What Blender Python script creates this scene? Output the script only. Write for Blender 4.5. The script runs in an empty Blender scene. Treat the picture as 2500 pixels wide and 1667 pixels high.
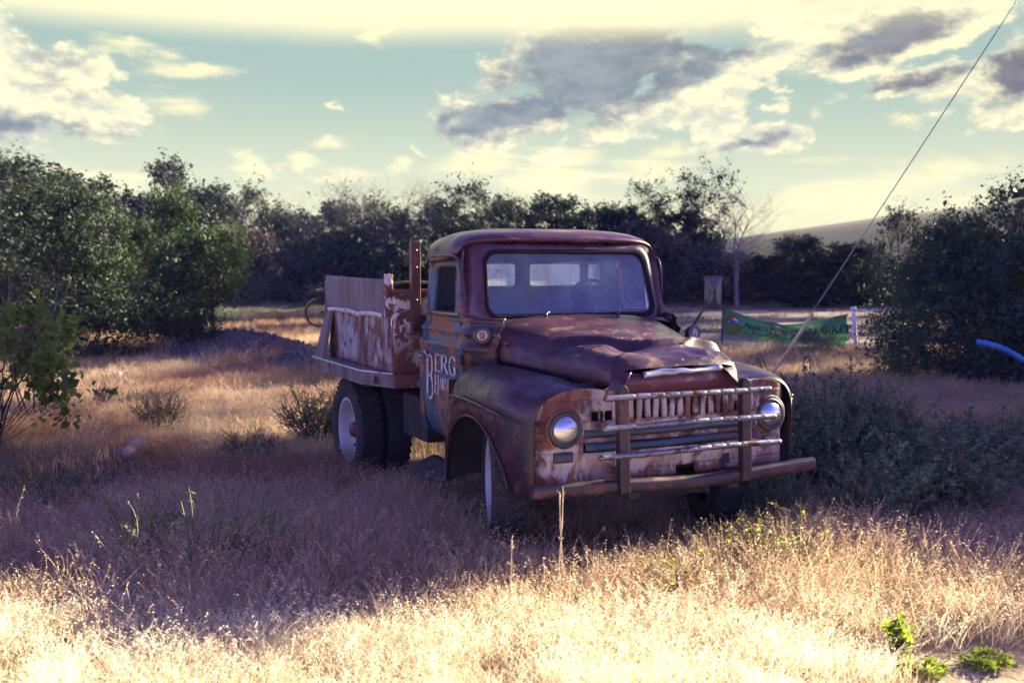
import bpy, math, random
import numpy as np
from mathutils import Vector, Matrix

random.seed(7)
np.random.seed(7)
R = math.radians
SC = bpy.context.scene
COL = SC.collection

# ------------------------------------------------------------------ camera
CAM_H = 1.8
FPX = 2480.0                      # focal length in pixels of a 2500 px wide frame
cam_d = bpy.data.cameras.new('camera')
cam = bpy.data.objects.new('camera', cam_d)
COL.objects.link(cam)
cam.location = (0, 0, CAM_H)
cam.rotation_euler = (R(90) - math.atan((833.5 - 653) / FPX), 0, 0)
cam_d.sensor_width = 36.0
cam_d.lens = 36.0 * FPX / 2500.0
cam_d.clip_start = 0.05
cam_d.clip_end = 6000
cam_d.dof.use_dof = True
cam_d.dof.focus_distance = 6.9
cam_d.dof.aperture_fstop = 2.3
SC.camera = cam

# ------------------------------------------------------------------ light
SUN_AZ, SUN_EL = R(60), R(22)     # azimuth to the right of the view direction
SUN_STRENGTH = 5.0
SKY_STRENGTH = 0.05
EXPOSURE = 3.2
sd = bpy.data.lights.new('sun', 'SUN')
sun = bpy.data.objects.new('sun', sd)
COL.objects.link(sun)
sd.energy = SUN_STRENGTH
sd.angle = R(0.9)
sd.color = (1.0, 0.87, 0.58)
sdir = Vector((math.sin(SUN_AZ) * math.cos(SUN_EL), math.cos(SUN_AZ) * math.cos(SUN_EL), math.sin(SUN_EL)))
sun.rotation_euler = sdir.to_track_quat('Z', 'Y').to_euler()
SC.view_settings.view_transform = 'Standard'
SC.view_settings.look = 'None'
SC.view_settings.exposure = EXPOSURE
SC.view_settings.gamma = 1.0
SC.view_settings.use_curve_mapping = False
SC.render.engine = 'CYCLES'
SC.cycles.max_bounces = 5
SC.cycles.diffuse_bounces = 2
SC.cycles.glossy_bounces = 3
SC.cycles.use_adaptive_sampling = True
SC.cycles.adaptive_threshold = 0.025
SC.cycles.transparent_max_bounces = 8
SC.cycles.volume_bounces = 0
SC.cycles.use_denoising = True


# ------------------------------------------------------------------ node helpers
class T:
    """thin wrapper for building node trees"""
    def __init__(self, tree):
        self.t = tree
        tree.nodes.clear()

    def n(self, typ, ins=None, out=0, **props):
        nd = self.t.nodes.new(typ)
        for k, v in props.items():
            setattr(nd, k, v)
        for k, v in (ins or {}).items():
            s = nd.inputs[k]
            if isinstance(v, bpy.types.NodeSocket):
                self.t.links.new(v, s)
            else:
                s.default_value = v
        if out is None:
            return nd
        return nd.outputs[out]

    def math(self, op, a, b=0.0, c=0.0, clamp=False):
        return self.n('ShaderNodeMath', {0: a, 1: b, 2: c}, operation=op, use_clamp=clamp)

    def vmath(self, op, a, b=(0, 0, 0), out=0):
        return self.n('ShaderNodeVectorMath', {0: a, 1: b}, operation=op, out=out)

    def ramp(self, v, lo, hi, a=0.0, b=1.0, smooth=True):
        return self.n('ShaderNodeMapRange', {0: v, 1: lo, 2: hi, 3: a, 4: b},
                      interpolation_type='SMOOTHSTEP' if smooth else 'LINEAR')

    def mix(self, f, a, b, blend='MIX'):
        nd = self.t.nodes.new('ShaderNodeMix')
        nd.data_type = 'RGBA'
        nd.blend_type = blend
        for i, v in ((0, f), (6, a), (7, b)):
            if isinstance(v, bpy.types.NodeSocket):
                self.t.links.new(v, nd.inputs[i])
            elif i == 0:
                nd.inputs[0].default_value = v
            else:
                nd.inputs[i].default_value = (*v[:3], 1)
        return nd.outputs[2]

    def noise(self, vec, scale, detail=5, rough=0.55, dist=0.0, out='Fac'):
        return self.n('ShaderNodeTexNoise', {'Vector': vec, 'Scale': scale, 'Detail': detail,
                                             'Roughness': rough, 'Distortion': dist}, out=out)

    def xform(self, vec, loc=(0, 0, 0), rot=(0, 0, 0), scale=(1, 1, 1)):
        return self.n('ShaderNodeMapping', {'Vector': vec, 'Location': loc, 'Rotation': rot, 'Scale': scale})


# ------------------------------------------------------------------ sky
def build_world():
    w = bpy.data.worlds.new('World')
    SC.world = w
    w.use_nodes = True
    t = T(w.node_tree)
    d = t.n('ShaderNodeTexCoord', out='Generated')
    nish = t.n('ShaderNodeTexSky', sky_type='NISHITA', sun_disc=False, sun_elevation=SUN_EL,
               sun_rotation=SUN_AZ, air_density=1.0, dust_density=1.6, ozone_density=1.4, altitude=1700)
    sx = t.n('ShaderNodeSeparateXYZ', {0: d}, out=None)
    X, Y, Z = sx.outputs
    az = t.math('ARCTAN2', X, Y)
    el = t.math('ARCSINE', Z)
    # fBm in direction space, used to break up every cloud edge
    dv = t.xform(d, scale=(1, 1, 1.9))
    n1 = t.noise(dv, 11.0, 9, 0.64, 0.1)
    n2 = t.noise(t.vmath('ADD', dv, (0.004, -0.004, -0.014)), 11.0, 7, 0.64, 0.1)
    nw = t.noise(t.vmath('MULTIPLY', dv, (1, 1, 2.6)), 6.0, 6, 0.6, 0.6)
    relief = t.math('MULTIPLY', t.math('SUBTRACT', n1, n2), 5.0)      # lit side against shaded side
    wob = t.noise(dv, 7.0, 8, 0.66, out='Color')
    p = t.n('ShaderNodeCombineXYZ', {0: az, 1: el, 2: 1.0})
    p = t.vmath('ADD', p, t.vmath('MULTIPLY', t.vmath('SUBTRACT', wob, (.5, .5, .5)), (.13, .075, 0)))

    def ang(px, py):
        return math.atan((px - 1250) / FPX), math.atan((653 - py) / math.hypot(FPX, px - 1250))

    def blobs(lst):
        acc = None
        for px, py, rx, ry, rot, amp in lst:
            a, e = ang(px, py)
            c_, s_ = math.cos(R(rot)), math.sin(R(rot))
            kx, ky = FPX / rx, FPX / ry
            d1 = t.vmath('DOT_PRODUCT', p, (c_ * kx, s_ * kx, -(a * c_ + e * s_) * kx), out='Value')
            d2 = t.vmath('DOT_PRODUCT', p, (-s_ * ky, c_ * ky, -(-a * s_ + e * c_) * ky), out='Value')
            ln = t.math('SQRT', t.math('MULTIPLY_ADD', d1, d1, t.math('MULTIPLY', d2, d2)))
            m = t.math('MULTIPLY_ADD', ln, -amp, amp)
            acc = m if acc is None else t.math('MAXIMUM', acc, m)
        return acc
    # cumulus bodies: (centre px, half sizes px, rotation, weight)
    body = blobs([
        (90, 190, 190, 120, -20, 1.0), (230, 270, 150, 60, -15, 1.0), (10, 280, 90, 60, 0, 1),
        (1500, 150, 330, 160, 25, 1.1), (1250, 300, 190, 60, 14, 1.0), (1560, 290, 260, 80, 24, 1.0),
        (1800, 190, 170, 80, 35, 1.0), (1620, 180, 170, 110, 20, 1.1), (2150, 90, 240, 110, 12, 1.1), (2060, 60, 260, 90, 5, 1.0),
        (2260, 220, 190, 52, 8, 1.0), (2470, 180, 110, 90, 15, 1.1), (1840, 355, 110, 38, 12, .95),
        (1895, 275, 40, 34, 45, .9), (1890, 222, 40, 18, -10, .9), (1230, 205, 50, 52, 30, .9),
        (1770, 310, 60, 45, 30, .9)])
    wisp = blobs([
        (340, 125, 150, 42, 8, .9), (500, 165, 160, 30, 0, .9), (450, 270, 120, 60, -8, .85), (900, 112, 75, 20, 22, .85),
        (820, 345, 95, 27, 3, .95), (840, 418, 85, 20, 2, .9), (640, 415, 110, 30, -20, .9), (720, 392, 55, 14, 0, .8),
        (955, 393, 40, 18, 0, .85), (1015, 362, 22, 9, 0, .8), (815, 278, 18, 9, 0, .8), (2240, 302, 70, 14, 3, .8),
        (2350, 312, 50, 12, 3, .8), (1160, 400, 150, 45, 4, .9), (1350, 430, 170, 85, 10, .95), (1620, 410, 190, 55, 12, .9),
        (180, 415, 260, 32, -4, .9), (300, 480, 150, 34, -6, .8), (620, 490, 200, 32, -6, .75), (2250, 430, 420, 75, 8, 1.0),
        (2000, 500, 420, 60, 6, 1.0), (2400, 520, 300, 60, 4, .8), (1320, 520, 420, 55, 0, .7), (700, 560, 600, 50, 0, .6),
        (2000, 290, 40, 16, 30, .55)])
    grey = blobs([
        (1450, 180, 330, 165, 20, 1.5), (1230, 305, 180, 55, 12, 1.2), (1430, 300, 150, 40, 8, .7), (1740, 120, 160, 75, 25, 1.1),
        (2140, 90, 180, 70, 8, 1.2), (2200, 225, 120, 26, 10, 1.0), (2465, 195, 90, 62, 15, 1.5),
        (170, 305, 200, 32, -10, .7), (20, 295, 90, 45, 0, .7), (180, 190, 60, 50, 0, .3), (1840, 362, 70, 20, 14, .7),
        (2000, 290, 40, 16, 30, 1.0), (1230, 215, 40, 40, 20, .6)])
    # sky that the photograph does not show: the same broken cumulus, sparser
    outn = t.noise(t.vmath('MULTIPLY', d, (1, 1, 1.5)), 2.6, 5, 0.6, 0.3)
    front = t.math('MULTIPLY', t.ramp(Y, 0.15, 0.75), t.ramp(Z, 0.28, 0.60, 1.0, 0.0))                                    # the part of the sky the view looks into
    infr = t.math('MULTIPLY', t.ramp(Y, 0.45, 0.72), t.ramp(Z, 0.34, 0.52, 1.0, 0.0))
    out_cl = t.math('MULTIPLY', t.ramp(outn, 0.56, 0.70), t.ramp(Z, 0.0, 0.12))
    nn = t.math('MULTIPLY', t.math('SUBTRACT', n1, 0.5), 3.1)
    cum = t.ramp(t.math('ADD', body, nn), -0.04, 0.32)
    nn2 = t.math('MULTIPLY', t.math('SUBTRACT', nw, 0.5), 3.2)
    wi = t.math('MULTIPLY', t.ramp(t.math('ADD', wisp, nn2), 0.0, 0.75), 0.92)
    dk = t.ramp(t.math('ADD', t.math('ADD', grey, t.math('MULTIPLY', nn, 0.22)), t.math('MULTIPLY', relief, -.45)), -0.15, 0.75)
    # clear sky: Nishita, paler and warmer looking into the light
    pale = t.mix(t.ramp(el, 0.0, 0.20), (2.15, 2.12, 1.16), (.93, 1.27, 1.05))
    clear = t.mix(t.math('MULTIPLY', front, 0.985), t.mix(1.0, nish, (0.64, 0.43, 1.0), 'MULTIPLY'), pale)
    lit = t.mix(t.ramp(relief, -0.5, 0.55), (1.6, 1.65, 1.3), (2.7, 2.45, 1.48))
    veil_c = (2.75, 2.5, 1.48)
    shade = t.mix(t.ramp(t.math('ADD', n1, t.math('MULTIPLY', relief, .12)), .35, .68), (.48, .58, .66), (.74, .86, .90))
    shade = t.mix(t.ramp(X, 0.15, 0.5), shade, t.mix(1.0, shade, (.72, .58, .66), 'MULTIPLY'))
    c = t.mix(wi, clear, (2.4, 2.22, 1.3))
    c = t.mix(cum, c, t.mix(t.math('MULTIPLY', dk, 0.95), lit, shade))
    # bright high cloud sheet that closes the top of the view
    veil = t.ramp(t.math('ADD', el, t.math('MULTIPLY', t.math('SUBTRACT', outn, .5), .02)), 0.203, 0.240)
    right = t.ramp(az, 0.10, 0.40, 1.0, 0.35)
    veil = t.math('MULTIPLY', veil, right)
    c = t.mix(veil, c, veil_c)
    bg = t.n('ShaderNodeBackground', {'Color': c, 'Strength': SKY_STRENGTH})
    bg0 = t.n('ShaderNodeBackground', {'Color': t.mix(out_cl, clear, (1.35, 1.38, 1.7)), 'Strength': SKY_STRENGTH})
    bg = t.n('ShaderNodeMixShader', {0: infr, 1: bg0, 2: bg})
    t.n('ShaderNodeOutputWorld', {'Surface': bg}, out=None)
    w.cycles.sampling_method = 'MANUAL'
    w.cycles.sample_map_resolution = 1024


build_world()


# ------------------------------------------------------------------ object helpers
def link(o, parent=None):
    COL.objects.link(o)
    if parent is not None:
        o.parent = parent
    return o


def tag(o, label=None, cat=None, group=None, kind=None):
    if label: o['label'] = label
    if cat: o['category'] = cat
    if group: o['group'] = group
    if kind: o['kind'] = kind
    return o


def empty(name, loc=(0, 0, 0), rz=0.0, parent=None):
    o = bpy.data.objects.new(name, None)
    o.empty_display_size = 0.2
    link(o, parent)
    o.location = loc
    o.rotation_euler = (0, 0, rz)
    return o


def meshdata(name, verts, faces, m=None, smooth=True):
    me = bpy.data.meshes.new(name)
    v = np.asarray(verts, dtype=np.float32).reshape(-1, 3)
    if isinstance(faces, np.ndarray) and faces.ndim == 2:
        k = faces.shape[1]
        me.vertices.add(len(v)); me.vertices.foreach_set('co', v.ravel())
        me.loops.add(faces.size); me.loops.foreach_set('vertex_index', faces.astype(np.int32).ravel())
        me.polygons.add(len(faces))
        me.polygons.foreach_set('loop_start', np.arange(0, faces.size, k, dtype=np.int32))
        me.polygons.foreach_set('loop_total', np.full(len(faces), k, dtype=np.int32))
        me.update(calc_edges=True)
    else:
        me.from_pydata([tuple(map(float, q)) for q in v], [], [tuple(map(int, f)) for f in faces])
        me.update()
    if smooth:
        me.polygons.foreach_set('use_smooth', np.ones(len(me.polygons), dtype=bool))
    if m is not None:
        me.materials.append(m)
    return me


def obj(name, verts, faces, m=None, parent=None, smooth=True, solid=0.0, bevel=0.0, off=-1.0, sharp=None):
    o = bpy.data.objects.new(name, meshdata(name, verts, faces, m, smooth))
    link(o, parent)
    if sharp is not None:
        o.data.set_sharp_from_angle(angle=R(sharp))
    if solid:
        md = o.modifiers.new('solid', 'SOLIDIFY'); md.thickness = solid; md.offset = off
    if bevel:
        md = o.modifiers.new('bevel', 'BEVEL'); md.width = bevel; md.segments = 2; md.limit_method = 'ANGLE'
        md.angle_limit = R(35)
    return o


class MB:
    """collects simple shapes into one mesh"""
    def __init__(self):
        self.v = []; self.f = []

    def add(self, verts, faces):
        o = len(self.v)
        self.v += [tuple(map(float, q)) for q in verts]
        self.f += [tuple(int(i) + o for i in f) for f in faces]
        return self

    def box(self, c, s, rot=None):
        x, y, z = (q / 2 for q in s)
        vs = [Vector((a * x, b * y, e * z)) for a in (-1, 1) for b in (-1, 1) for e in (-1, 1)]
        if rot is not None:
            vs = [rot @ q for q in vs]
        vs = [q + Vector(c) for q in vs]
        return self.add(vs, [(0, 1, 3, 2), (4, 6, 7, 5), (0, 4, 5, 1), (2, 3, 7, 6), (0, 2, 6, 4), (1, 5, 7, 3)])

    def tube(self, pts, rad, n=10, cap=True):
        v, f = tube(pts, rad, n, cap)
        return self.add(v, f)

    def grid(self, g):
        v, f = gridmesh(g)
        return self.add(v, f)

    def lathe(self, prof, n=24, mat=None):
        """prof: (radius, height along x) -> surface about local x axis"""
        k = len(prof); vs = []
        for i in range(n):
            a = 2 * math.pi * i / n
            for r, h in prof:
                vs.append(Vector((h, r * math.cos(a), r * math.sin(a))))
        if mat is not None:
            vs = [mat @ q for q in vs]
        fs = []
        for i in range(n):
            j = (i + 1) % n
            for q in range(k - 1):
                fs.append((i * k + q, i * k + q + 1, j * k + q + 1, j * k + q))
        return self.add(vs, fs)

    def build(self, name, m, parent=None, **kw):
        return obj(name, self.v, self.f, m, parent, **kw)


def tube(pts, rad, n=10, cap=True):
    P = [Vector(q) for q in pts]
    k = len(P)
    rr = rad if hasattr(rad, '__len__') else [rad] * k
    vs, fs = [], []
    prev = None
    for i in range(k):
        d = (P[min(i + 1, k - 1)] - P[max(i - 1, 0)]).normalized()
        if prev is None:
            a = Vector((0, 0, 1)) if abs(d.z) < 0.9 else Vector((1, 0, 0))
            x = d.cross(a).normalized()
        else:
            x = (prev - d * prev.dot(d)).normalized()
        prev = x
        y = d.cross(x)
        for j in range(n):
            t = 2 * math.pi * j / n
            vs.append(P[i] + (x * math.cos(t) + y * math.sin(t)) * rr[i])
    for i in range(k - 1):
        for j in range(n):
            q = (j + 1) % n
            fs.append((i * n + j, i * n + q, (i + 1) * n + q, (i + 1) * n + j))
    if cap:
        fs.append(tuple(range(n - 1, -1, -1)))
        fs.append(tuple((k - 1) * n + j for j in range(n)))
    return vs, fs


def cr(c, n, axis=0):
    """Catmull-Rom resample of control points along an axis"""
    c = np.moveaxis(np.asarray(c, float), axis, 0)
    k = len(c)
    t = np.linspace(0, k - 1, n)
    i = np.minimum(t.astype(int), k - 2)
    u = (t - i).reshape((-1,) + (1,) * (c.ndim - 1))
    p0, p1, p2, p3 = c[np.maximum(i - 1, 0)], c[i], c[i + 1], c[np.minimum(i + 2, k - 1)]
    r = .5 * (2 * p1 + (p2 - p0) * u + (2 * p0 - 5 * p1 + 4 * p2 - p3) * u ** 2 + (3 * p1 - p0 - 3 * p2 + p3) * u ** 3)
    return np.moveaxis(r, 0, axis)


def gridmesh(g):
    g = np.asarray(g, float)
    a, b = g.shape[:2]
    ix = np.arange(a * b).reshape(a, b)
    f = np.stack([ix[:-1, :-1], ix[1:, :-1], ix[1:, 1:], ix[:-1, 1:]], -1).reshape(-1, 4)
    return g.reshape(-1, 3), f


_rs = np.random.RandomState(3)
_LAT = _rs.rand(32, 32, 32)


def vnoise(p, scale=1.0, seed=0, oct=3):
    """value noise in -1..1 on an (...,3) array"""
    p = np.asarray(p, float) * scale + seed * 7.31
    out = 0; amp = 1; tot = 0
    for o in range(oct):
        i = np.floor(p).astype(int); f = p - i; f = f * f * (3 - 2 * f)
        r = 0
        for dx in (0, 1):
            for dy in (0, 1):
                for dz in (0, 1):
                    w = (f[..., 0] if dx else 1 - f[..., 0]) * (f[..., 1] if dy else 1 - f[..., 1]) * (f[..., 2] if dz else 1 - f[..., 2])
                    r = r + w * _LAT[(i[..., 0] + dx) % 32, (i[..., 1] + dy) % 32, (i[..., 2] + dz) % 32]
        out = out + amp * (r * 2 - 1); tot += amp; amp *= .5; p = p * 2.03 + 11.7
    return out / tot


# ------------------------------------------------------------------ materials
def new_mat(name):
    m = bpy.data.materials.new(name)
    m.use_nodes = True
    return m, T(m.node_tree)


def finish(t, bsdf, bump=None):
    t.n('ShaderNodeOutputMaterial', {'Surface': bsdf}, out=None)


def worn(name, base, layers=(), rough=(0.35, 0.6), metal=0.0, bump=0.15, bscale=40.0, spec=0.5, grime=0.25, coat=0.0, zb=()):
    """paint over metal; layers = (colour, scale, threshold, softness, stretch xyz, roughness);
    zb = (height, width, amount): heights where the metal has rusted more, seams and lower edges"""
    m, t = new_mat(name)
    co = t.n('ShaderNodeTexCoord', out='Object')
    n0 = t.noise(co, 2.2, 6, 0.6)
    c = t.mix(t.ramp(n0, 0.3, 0.7), base, tuple(q * 0.72 for q in base))
    r = t.ramp(t.noise(co, 5.0, 6, 0.65), 0.3, 0.72, rough[0], rough[1])
    h = t.noise(co, bscale, 6, 0.6)
    bias = None
    if zb:
        z = t.n('ShaderNodeSeparateXYZ', {0: co}, out=None).outputs[2]
        for z0, wd_, am in zb:
            g_ = t.ramp(t.math('ABSOLUTE', t.math('SUBTRACT', z, z0)), 0.0, wd_, am, 0.0)
            bias = g_ if bias is None else t.math('ADD', bias, g_)
    for i, (lc, sc, th, sf, st, lr) in enumerate(layers):
        v = t.xform(co, loc=(i * 3.7, i * 1.9, i * 5.3), scale=st)
        n = t.noise(v, sc, 6, 0.68, 0.35)
        if bias is not None and i < 2:
            n = t.math('ADD', n, bias)
        k = t.ramp(n, th - sf, th + sf)
        lc2 = t.mix(t.noise(v, sc * 3, 3, 0.6), lc, tuple(q * 0.55 for q in lc))
        c = t.mix(k, c, lc2)
        r = t.n('ShaderNodeMix', {0: k, 2: r, 3: lr})
        h = t.math('MULTIPLY_ADD', k, -0.25, h)
    # pin-prick pitting all over
    pit = t.ramp(t.noise(co, 85.0, 3, 0.6), 0.64, 0.72)
    c = t.mix(t.math('MULTIPLY', pit, .55), c, (0.12, 0.045, 0.03))
    if grime:
        g = t.ramp(t.noise(t.xform(co, scale=(1, 1, .35)), 7, 7, .7), .5, .8, 0, grime)
        c = t.mix(g, c, (0.10, 0.075, 0.06))
        r = t.n('ShaderNodeMix', {0: g, 2: r, 3: 0.85})
    bm = t.n('ShaderNodeBump', {'Strength': bump, 'Distance': 0.004, 'Height': h})
    b = t.n('ShaderNodeBsdfPrincipled', {'Base Color': c, 'Roughness': r, 'Metallic': metal, 'Normal': bm,
                                         'Specular IOR Level': spec, 'Coat Weight': coat, 'Coat Roughness': 0.22})
    finish(t, b)
    return m


RUST = (0.095, 0.030, 0.022)
RUSTL = (0.23, 0.085, 0.042)
TEAL = (0.055, 0.12, 0.14)
M = {}
M['maroon'] = worn('maroon_paint', (0.036, 0.012, 0.022),
                   [(TEAL, 2.6, 0.67, 0.04, (1, 1.6, 2.2), 0.5), (RUST, 5.5, 0.60, 0.05, (1, 1, 1.4), 0.75),
                    ((0.25, 0.17, 0.15), 8.0, 0.655, 0.04, (1.2, 1, 2.5), 0.65), ((0.015, 0.008, 0.014), 4.0, 0.60, 0.06, (1, 1.5, 1), 0.5)],
                   (0.22, 0.48), spec=0.36, grime=0.3, coat=0.06, bump=.25, zb=((1.10, .08, .06), (1.20, .07, .05)))
M['roof'] = worn('roof_paint', (0.058, 0.017, 0.032),
                 [((0.20, 0.10, 0.09), 4.0, 0.64, 0.05, (1, 1, 3.0), 0.65), (RUST, 8, 0.62, 0.04, (1, 1, 1), 0.75)],
                 (0.22, 0.46), spec=0.4, grime=0.2, coat=0.08, bump=.2)
M['fender'] = worn('fender_paint', (0.036, 0.013, 0.024),
                   [(TEAL, 1.9, 0.64, 0.05, (1.2, 1, 0.8), 0.5), (RUST, 6, 0.60, 0.05, (1, 1, 1), 0.75),
                    ((0.26, 0.17, 0.15), 8, 0.66, 0.04, (1, 1, 1), 0.6), ((0.012, 0.008, 0.014), 4.0, 0.60, 0.06, (1, 1.5, 1), 0.5)],
                   (0.18, 0.44), spec=0.36, grime=0.28, coat=0.06, bump=.25, zb=((.50, .2, .06),))
M['door'] = worn('door_paint', (0.020, 0.062, 0.105),
                 [((0.27, 0.105, 0.028), 2.6, 0.52, 0.05, (1, 1.6, 2.0), 0.65), ((0.018, 0.06, 0.10), 5.5, 0.60, 0.05, (1, 2, 1), 0.5),
                  ((0.10, 0.03, 0.03), 3.5, 0.66, 0.05, (1, 1, 1), 0.7)], (0.3, 0.55), grime=0.2)
M['grille'] = worn('grille_paint', (0.43, 0.37, 0.345),
                   [((0.115, 0.038, 0.028), 5.0, 0.515, 0.05, (1, 1, 0.55), 0.85), (RUSTL, 9.5, 0.60, 0.05, (1.6, 1, 0.5), 0.85),
                    ((0.045, 0.017, 0.020), 7.0, 0.59, 0.04, (1, 1, .5), 0.75), ((0.30, 0.22, 0.20), 3.0, 0.56, 0.08, (1, 1, .5), 0.6)],
                   (0.45, 0.7), grime=0.5, bump=.3, zb=((.545, .09, .13), (.79, .05, .08), (1.06, .06, .08), (.90, .03, .06)))
M['nose'] = worn('nose_paint', (0.105, 0.022, 0.045),
                 [((0.32, 0.24, 0.22), 4.5, 0.60, 0.08, (1, 1, 2), 0.6), (RUST, 6, 0.58, 0.07, (1, 1, 1), 0.75)], (0.3, 0.55), grime=0.3)
M['bed'] = worn('bed_paint', (0.50, 0.47, 0.46),
                [((0.115, 0.032, 0.028), 11, 0.51, 0.035, (0.9, 0.9, 1.0), 0.85), ((0.13, 0.038, 0.030), 2.4, 0.60, 0.09, (1, 1, .6), 0.85),
                 ((0.09, 0.03, 0.03), 9.0, 0.62, 0.05, (1, 1, .6), 0.85)], (0.5, 0.75), grime=0.35, bump=.3, zb=((.99, .09, .09), (1.62, .10, .09)))
M['bedside'] = worn('bed_side_paint', (0.31, 0.29, 0.29),
                    [((0.14, 0.040, 0.032), 2.3, 0.49, 0.06, (1, 1.5, 0.55), 0.85), ((0.20, 0.14, 0.125), 4.5, 0.57, 0.07, (1, 1.4, .5), 0.8),
                     ((0.075, 0.026, 0.026), 7, 0.56, 0.05, (1, 1.4, .6), 0.85)], (0.5, 0.75), grime=0.4, bump=.3, zb=((.99, .12, .10), (1.44, .05, .06)))
M['grey'] = worn('weathered_grey', (0.17, 0.145, 0.14),
                 [((0.22, 0.19, 0.18), 2.2, 0.55, 0.10, (1, 2.2, 0.2), 0.85), ((0.10, 0.06, 0.055), 3.5, 0.58, 0.10, (1, 2.4, .2), 0.9)],
                 (0.6, 0.85), grime=0.3, spec=.3)
M['rustbar'] = worn('rusted_steel', (0.085, 0.035, 0.035),
                    [((0.19, 0.07, 0.05), 6, 0.55, 0.08, (1, 1, 1), 0.8), ((0.28, 0.2, 0.18), 9, 0.66, 0.05, (1, 1, .5), 0.6)],
                    (0.35, 0.65), metal=0.25, grime=0.2)
M['steel'] = worn('bumper_steel', (0.036, 0.025, 0.034),
                  [((0.17, 0.075, 0.055), 7, 0.58, 0.08, (1, 1, 1), 0.75)], (0.3, 0.55), metal=0.4, grime=0.2)
M['chrome'] = worn('dull_chrome', (0.36, 0.38, 0.42), [((0.17, 0.12, 0.11), 14, 0.58, 0.06, (1, 1, 1), 0.6)],
                   (0.26, 0.5), metal=0.95, grime=0.15, bump=0.05)
M['teal'] = worn('blue_bar_paint', (0.022, 0.05, 0.085), [(RUST, 7, 0.6, 0.06, (1, 1, 1), 0.7)], (0.35, 0.6), grime=.2)
M['dark'] = worn('undercarriage', (0.020, 0.018, 0.020), [((0.05, 0.03, 0.025), 6, 0.58, 0.1, (1, 1, 1), 0.9)], (0.7, 0.9), grime=.2)
M['rubber'] = worn('tyre_rubber', (0.022, 0.022, 0.025), [((0.06, 0.05, 0.045), 9, 0.6, 0.1, (1, 1, 1), 0.95)], (0.7, 0.9), grime=0.2, bump=.4, spec=.3)
M['rim'] = worn('rim_white', (0.44, 0.42, 0.41), [((0.25, 0.15, 0.11), 9, 0.64, 0.06, (1, 1, 1), 0.8)], (0.5, 0.7), grime=0.3)
M['blackmetal'] = worn('black_metal', (0.022, 0.022, 0.028), [((0.08, 0.06, 0.05), 10, 0.62, 0.08, (1, 1, 1), 0.7)], (0.3, 0.5), grime=0.1)
M['cabin'] = worn('cab_interior', (0.040, 0.050, 0.075), [((0.08, 0.08, 0.09), 5, 0.6, 0.1, (1, 1, 1), 0.8)], (0.5, 0.7), grime=0.2)
M['seal'] = worn('window_rubber', (0.010, 0.010, 0.014), (), (0.8, 0.95), grime=0.0, spec=.1)
M['letter'] = worn('letter_paint', (0.58, 0.53, 0.50), [((0.26, 0.11, 0.05), 12, 0.58, 0.06, (1, 1, 1), 0.7)], (0.5, 0.7), grime=0.45)
_t = M['letter'].node_tree                       # flaked off in places, so the door shows through
_o = next(n for n in _t.nodes if n.type == 'OUTPUT_MATERIAL')
_s = _o.inputs[0].links[0].from_socket
_n = _t.nodes.new('ShaderNodeTexNoise'); _n.inputs['Scale'].default_value = 32; _n.inputs['Detail'].default_value = 6
_c = _t.nodes.new('ShaderNodeTexCoord'); _t.links.new(_c.outputs['Object'], _n.inputs['Vector'])
_r = _t.nodes.new('ShaderNodeMapRange'); _r.inputs[1].default_value = .61; _r.inputs[2].default_value = .66; _t.links.new(_n.outputs['Fac'], _r.inputs[0])
_x = _t.nodes.new('ShaderNodeBsdfTransparent'); _m = _t.nodes.new('ShaderNodeMixShader')
_t.links.new(_r.outputs[0], _m.inputs[0]); _t.links.new(_s, _m.inputs[1]); _t.links.new(_x.outputs[0], _m.inputs[2]); _t.links.new(_m.outputs[0], _o.inputs[0])
M['redlamp'] = worn('red_reflector', (0.20, 0.018, 0.014), (), (0.2, 0.4), grime=0.3)
M['amber'] = worn('amber_lens', (0.34, 0.12, 0.08), (), (0.2, 0.4), grime=0.3)


def mat_glass(name, tint, dust, dcol, refl=1.0, trans=False):
    m, t = new_mat(name)
    co = t.n('ShaderNodeTexCoord', out='Object')
    tr = t.n('ShaderNodeBsdfTransparent', {'Color': (*tint, 1)})
    gl = t.n('ShaderNodeBsdfGlossy', {'Color': (refl, refl, refl, 1), 'Roughness': 0.06})
    fr = t.n('ShaderNodeFresnel', {'IOR': 1.5})
    s = t.n('ShaderNodeMixShader', {0: fr, 1: tr, 2: gl})
    df = t.n('ShaderNodeBsdfTranslucent' if trans else 'ShaderNodeBsdfDiffuse', {'Color': (*dcol, 1)})
    k = t.ramp(t.noise(t.xform(co, scale=(1.6, 1.6, .5)), 3.0, 8, .65), .25, .8, dust * .45, dust * 1.4)
    s = t.n('ShaderNodeMixShader', {0: k, 1: s, 2: df})
    t.n('ShaderNodeOutputMaterial', {'Surface': s}, out=None)
    return m


M['wglass'] = mat_glass('windshield_glass', (.76, .83, .92), 0.27, (.24, .31, .45))
M['rglass'] = mat_glass('rear_glass', (.85, .88, .8), 1.1, (1.0, 1.0, .78), trans=True)


def mat_lens():
    m, t = new_mat('headlight_lens')
    co = t.n('ShaderNodeTexCoord', out='Object')
    sx = t.n('ShaderNodeSeparateXYZ', {0: co}, out=None)
    wv = t.math('ABSOLUTE', t.math('SINE', t.math('MULTIPLY', sx.outputs[0], 420.0)))
    b = t.n('ShaderNodeBump', {'Strength': 0.25, 'Distance': 0.002, 'Height': wv})
    s = t.n('ShaderNodeBsdfPrincipled', {'Base Color': (.42, .46, .52, 1), 'Metallic': .85, 'Roughness': .16, 'Normal': b,
                                         'Coat Weight': 1.0, 'Coat Roughness': .03})
    finish(t, s)
    return m


M['lens'] = mat_lens()


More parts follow.
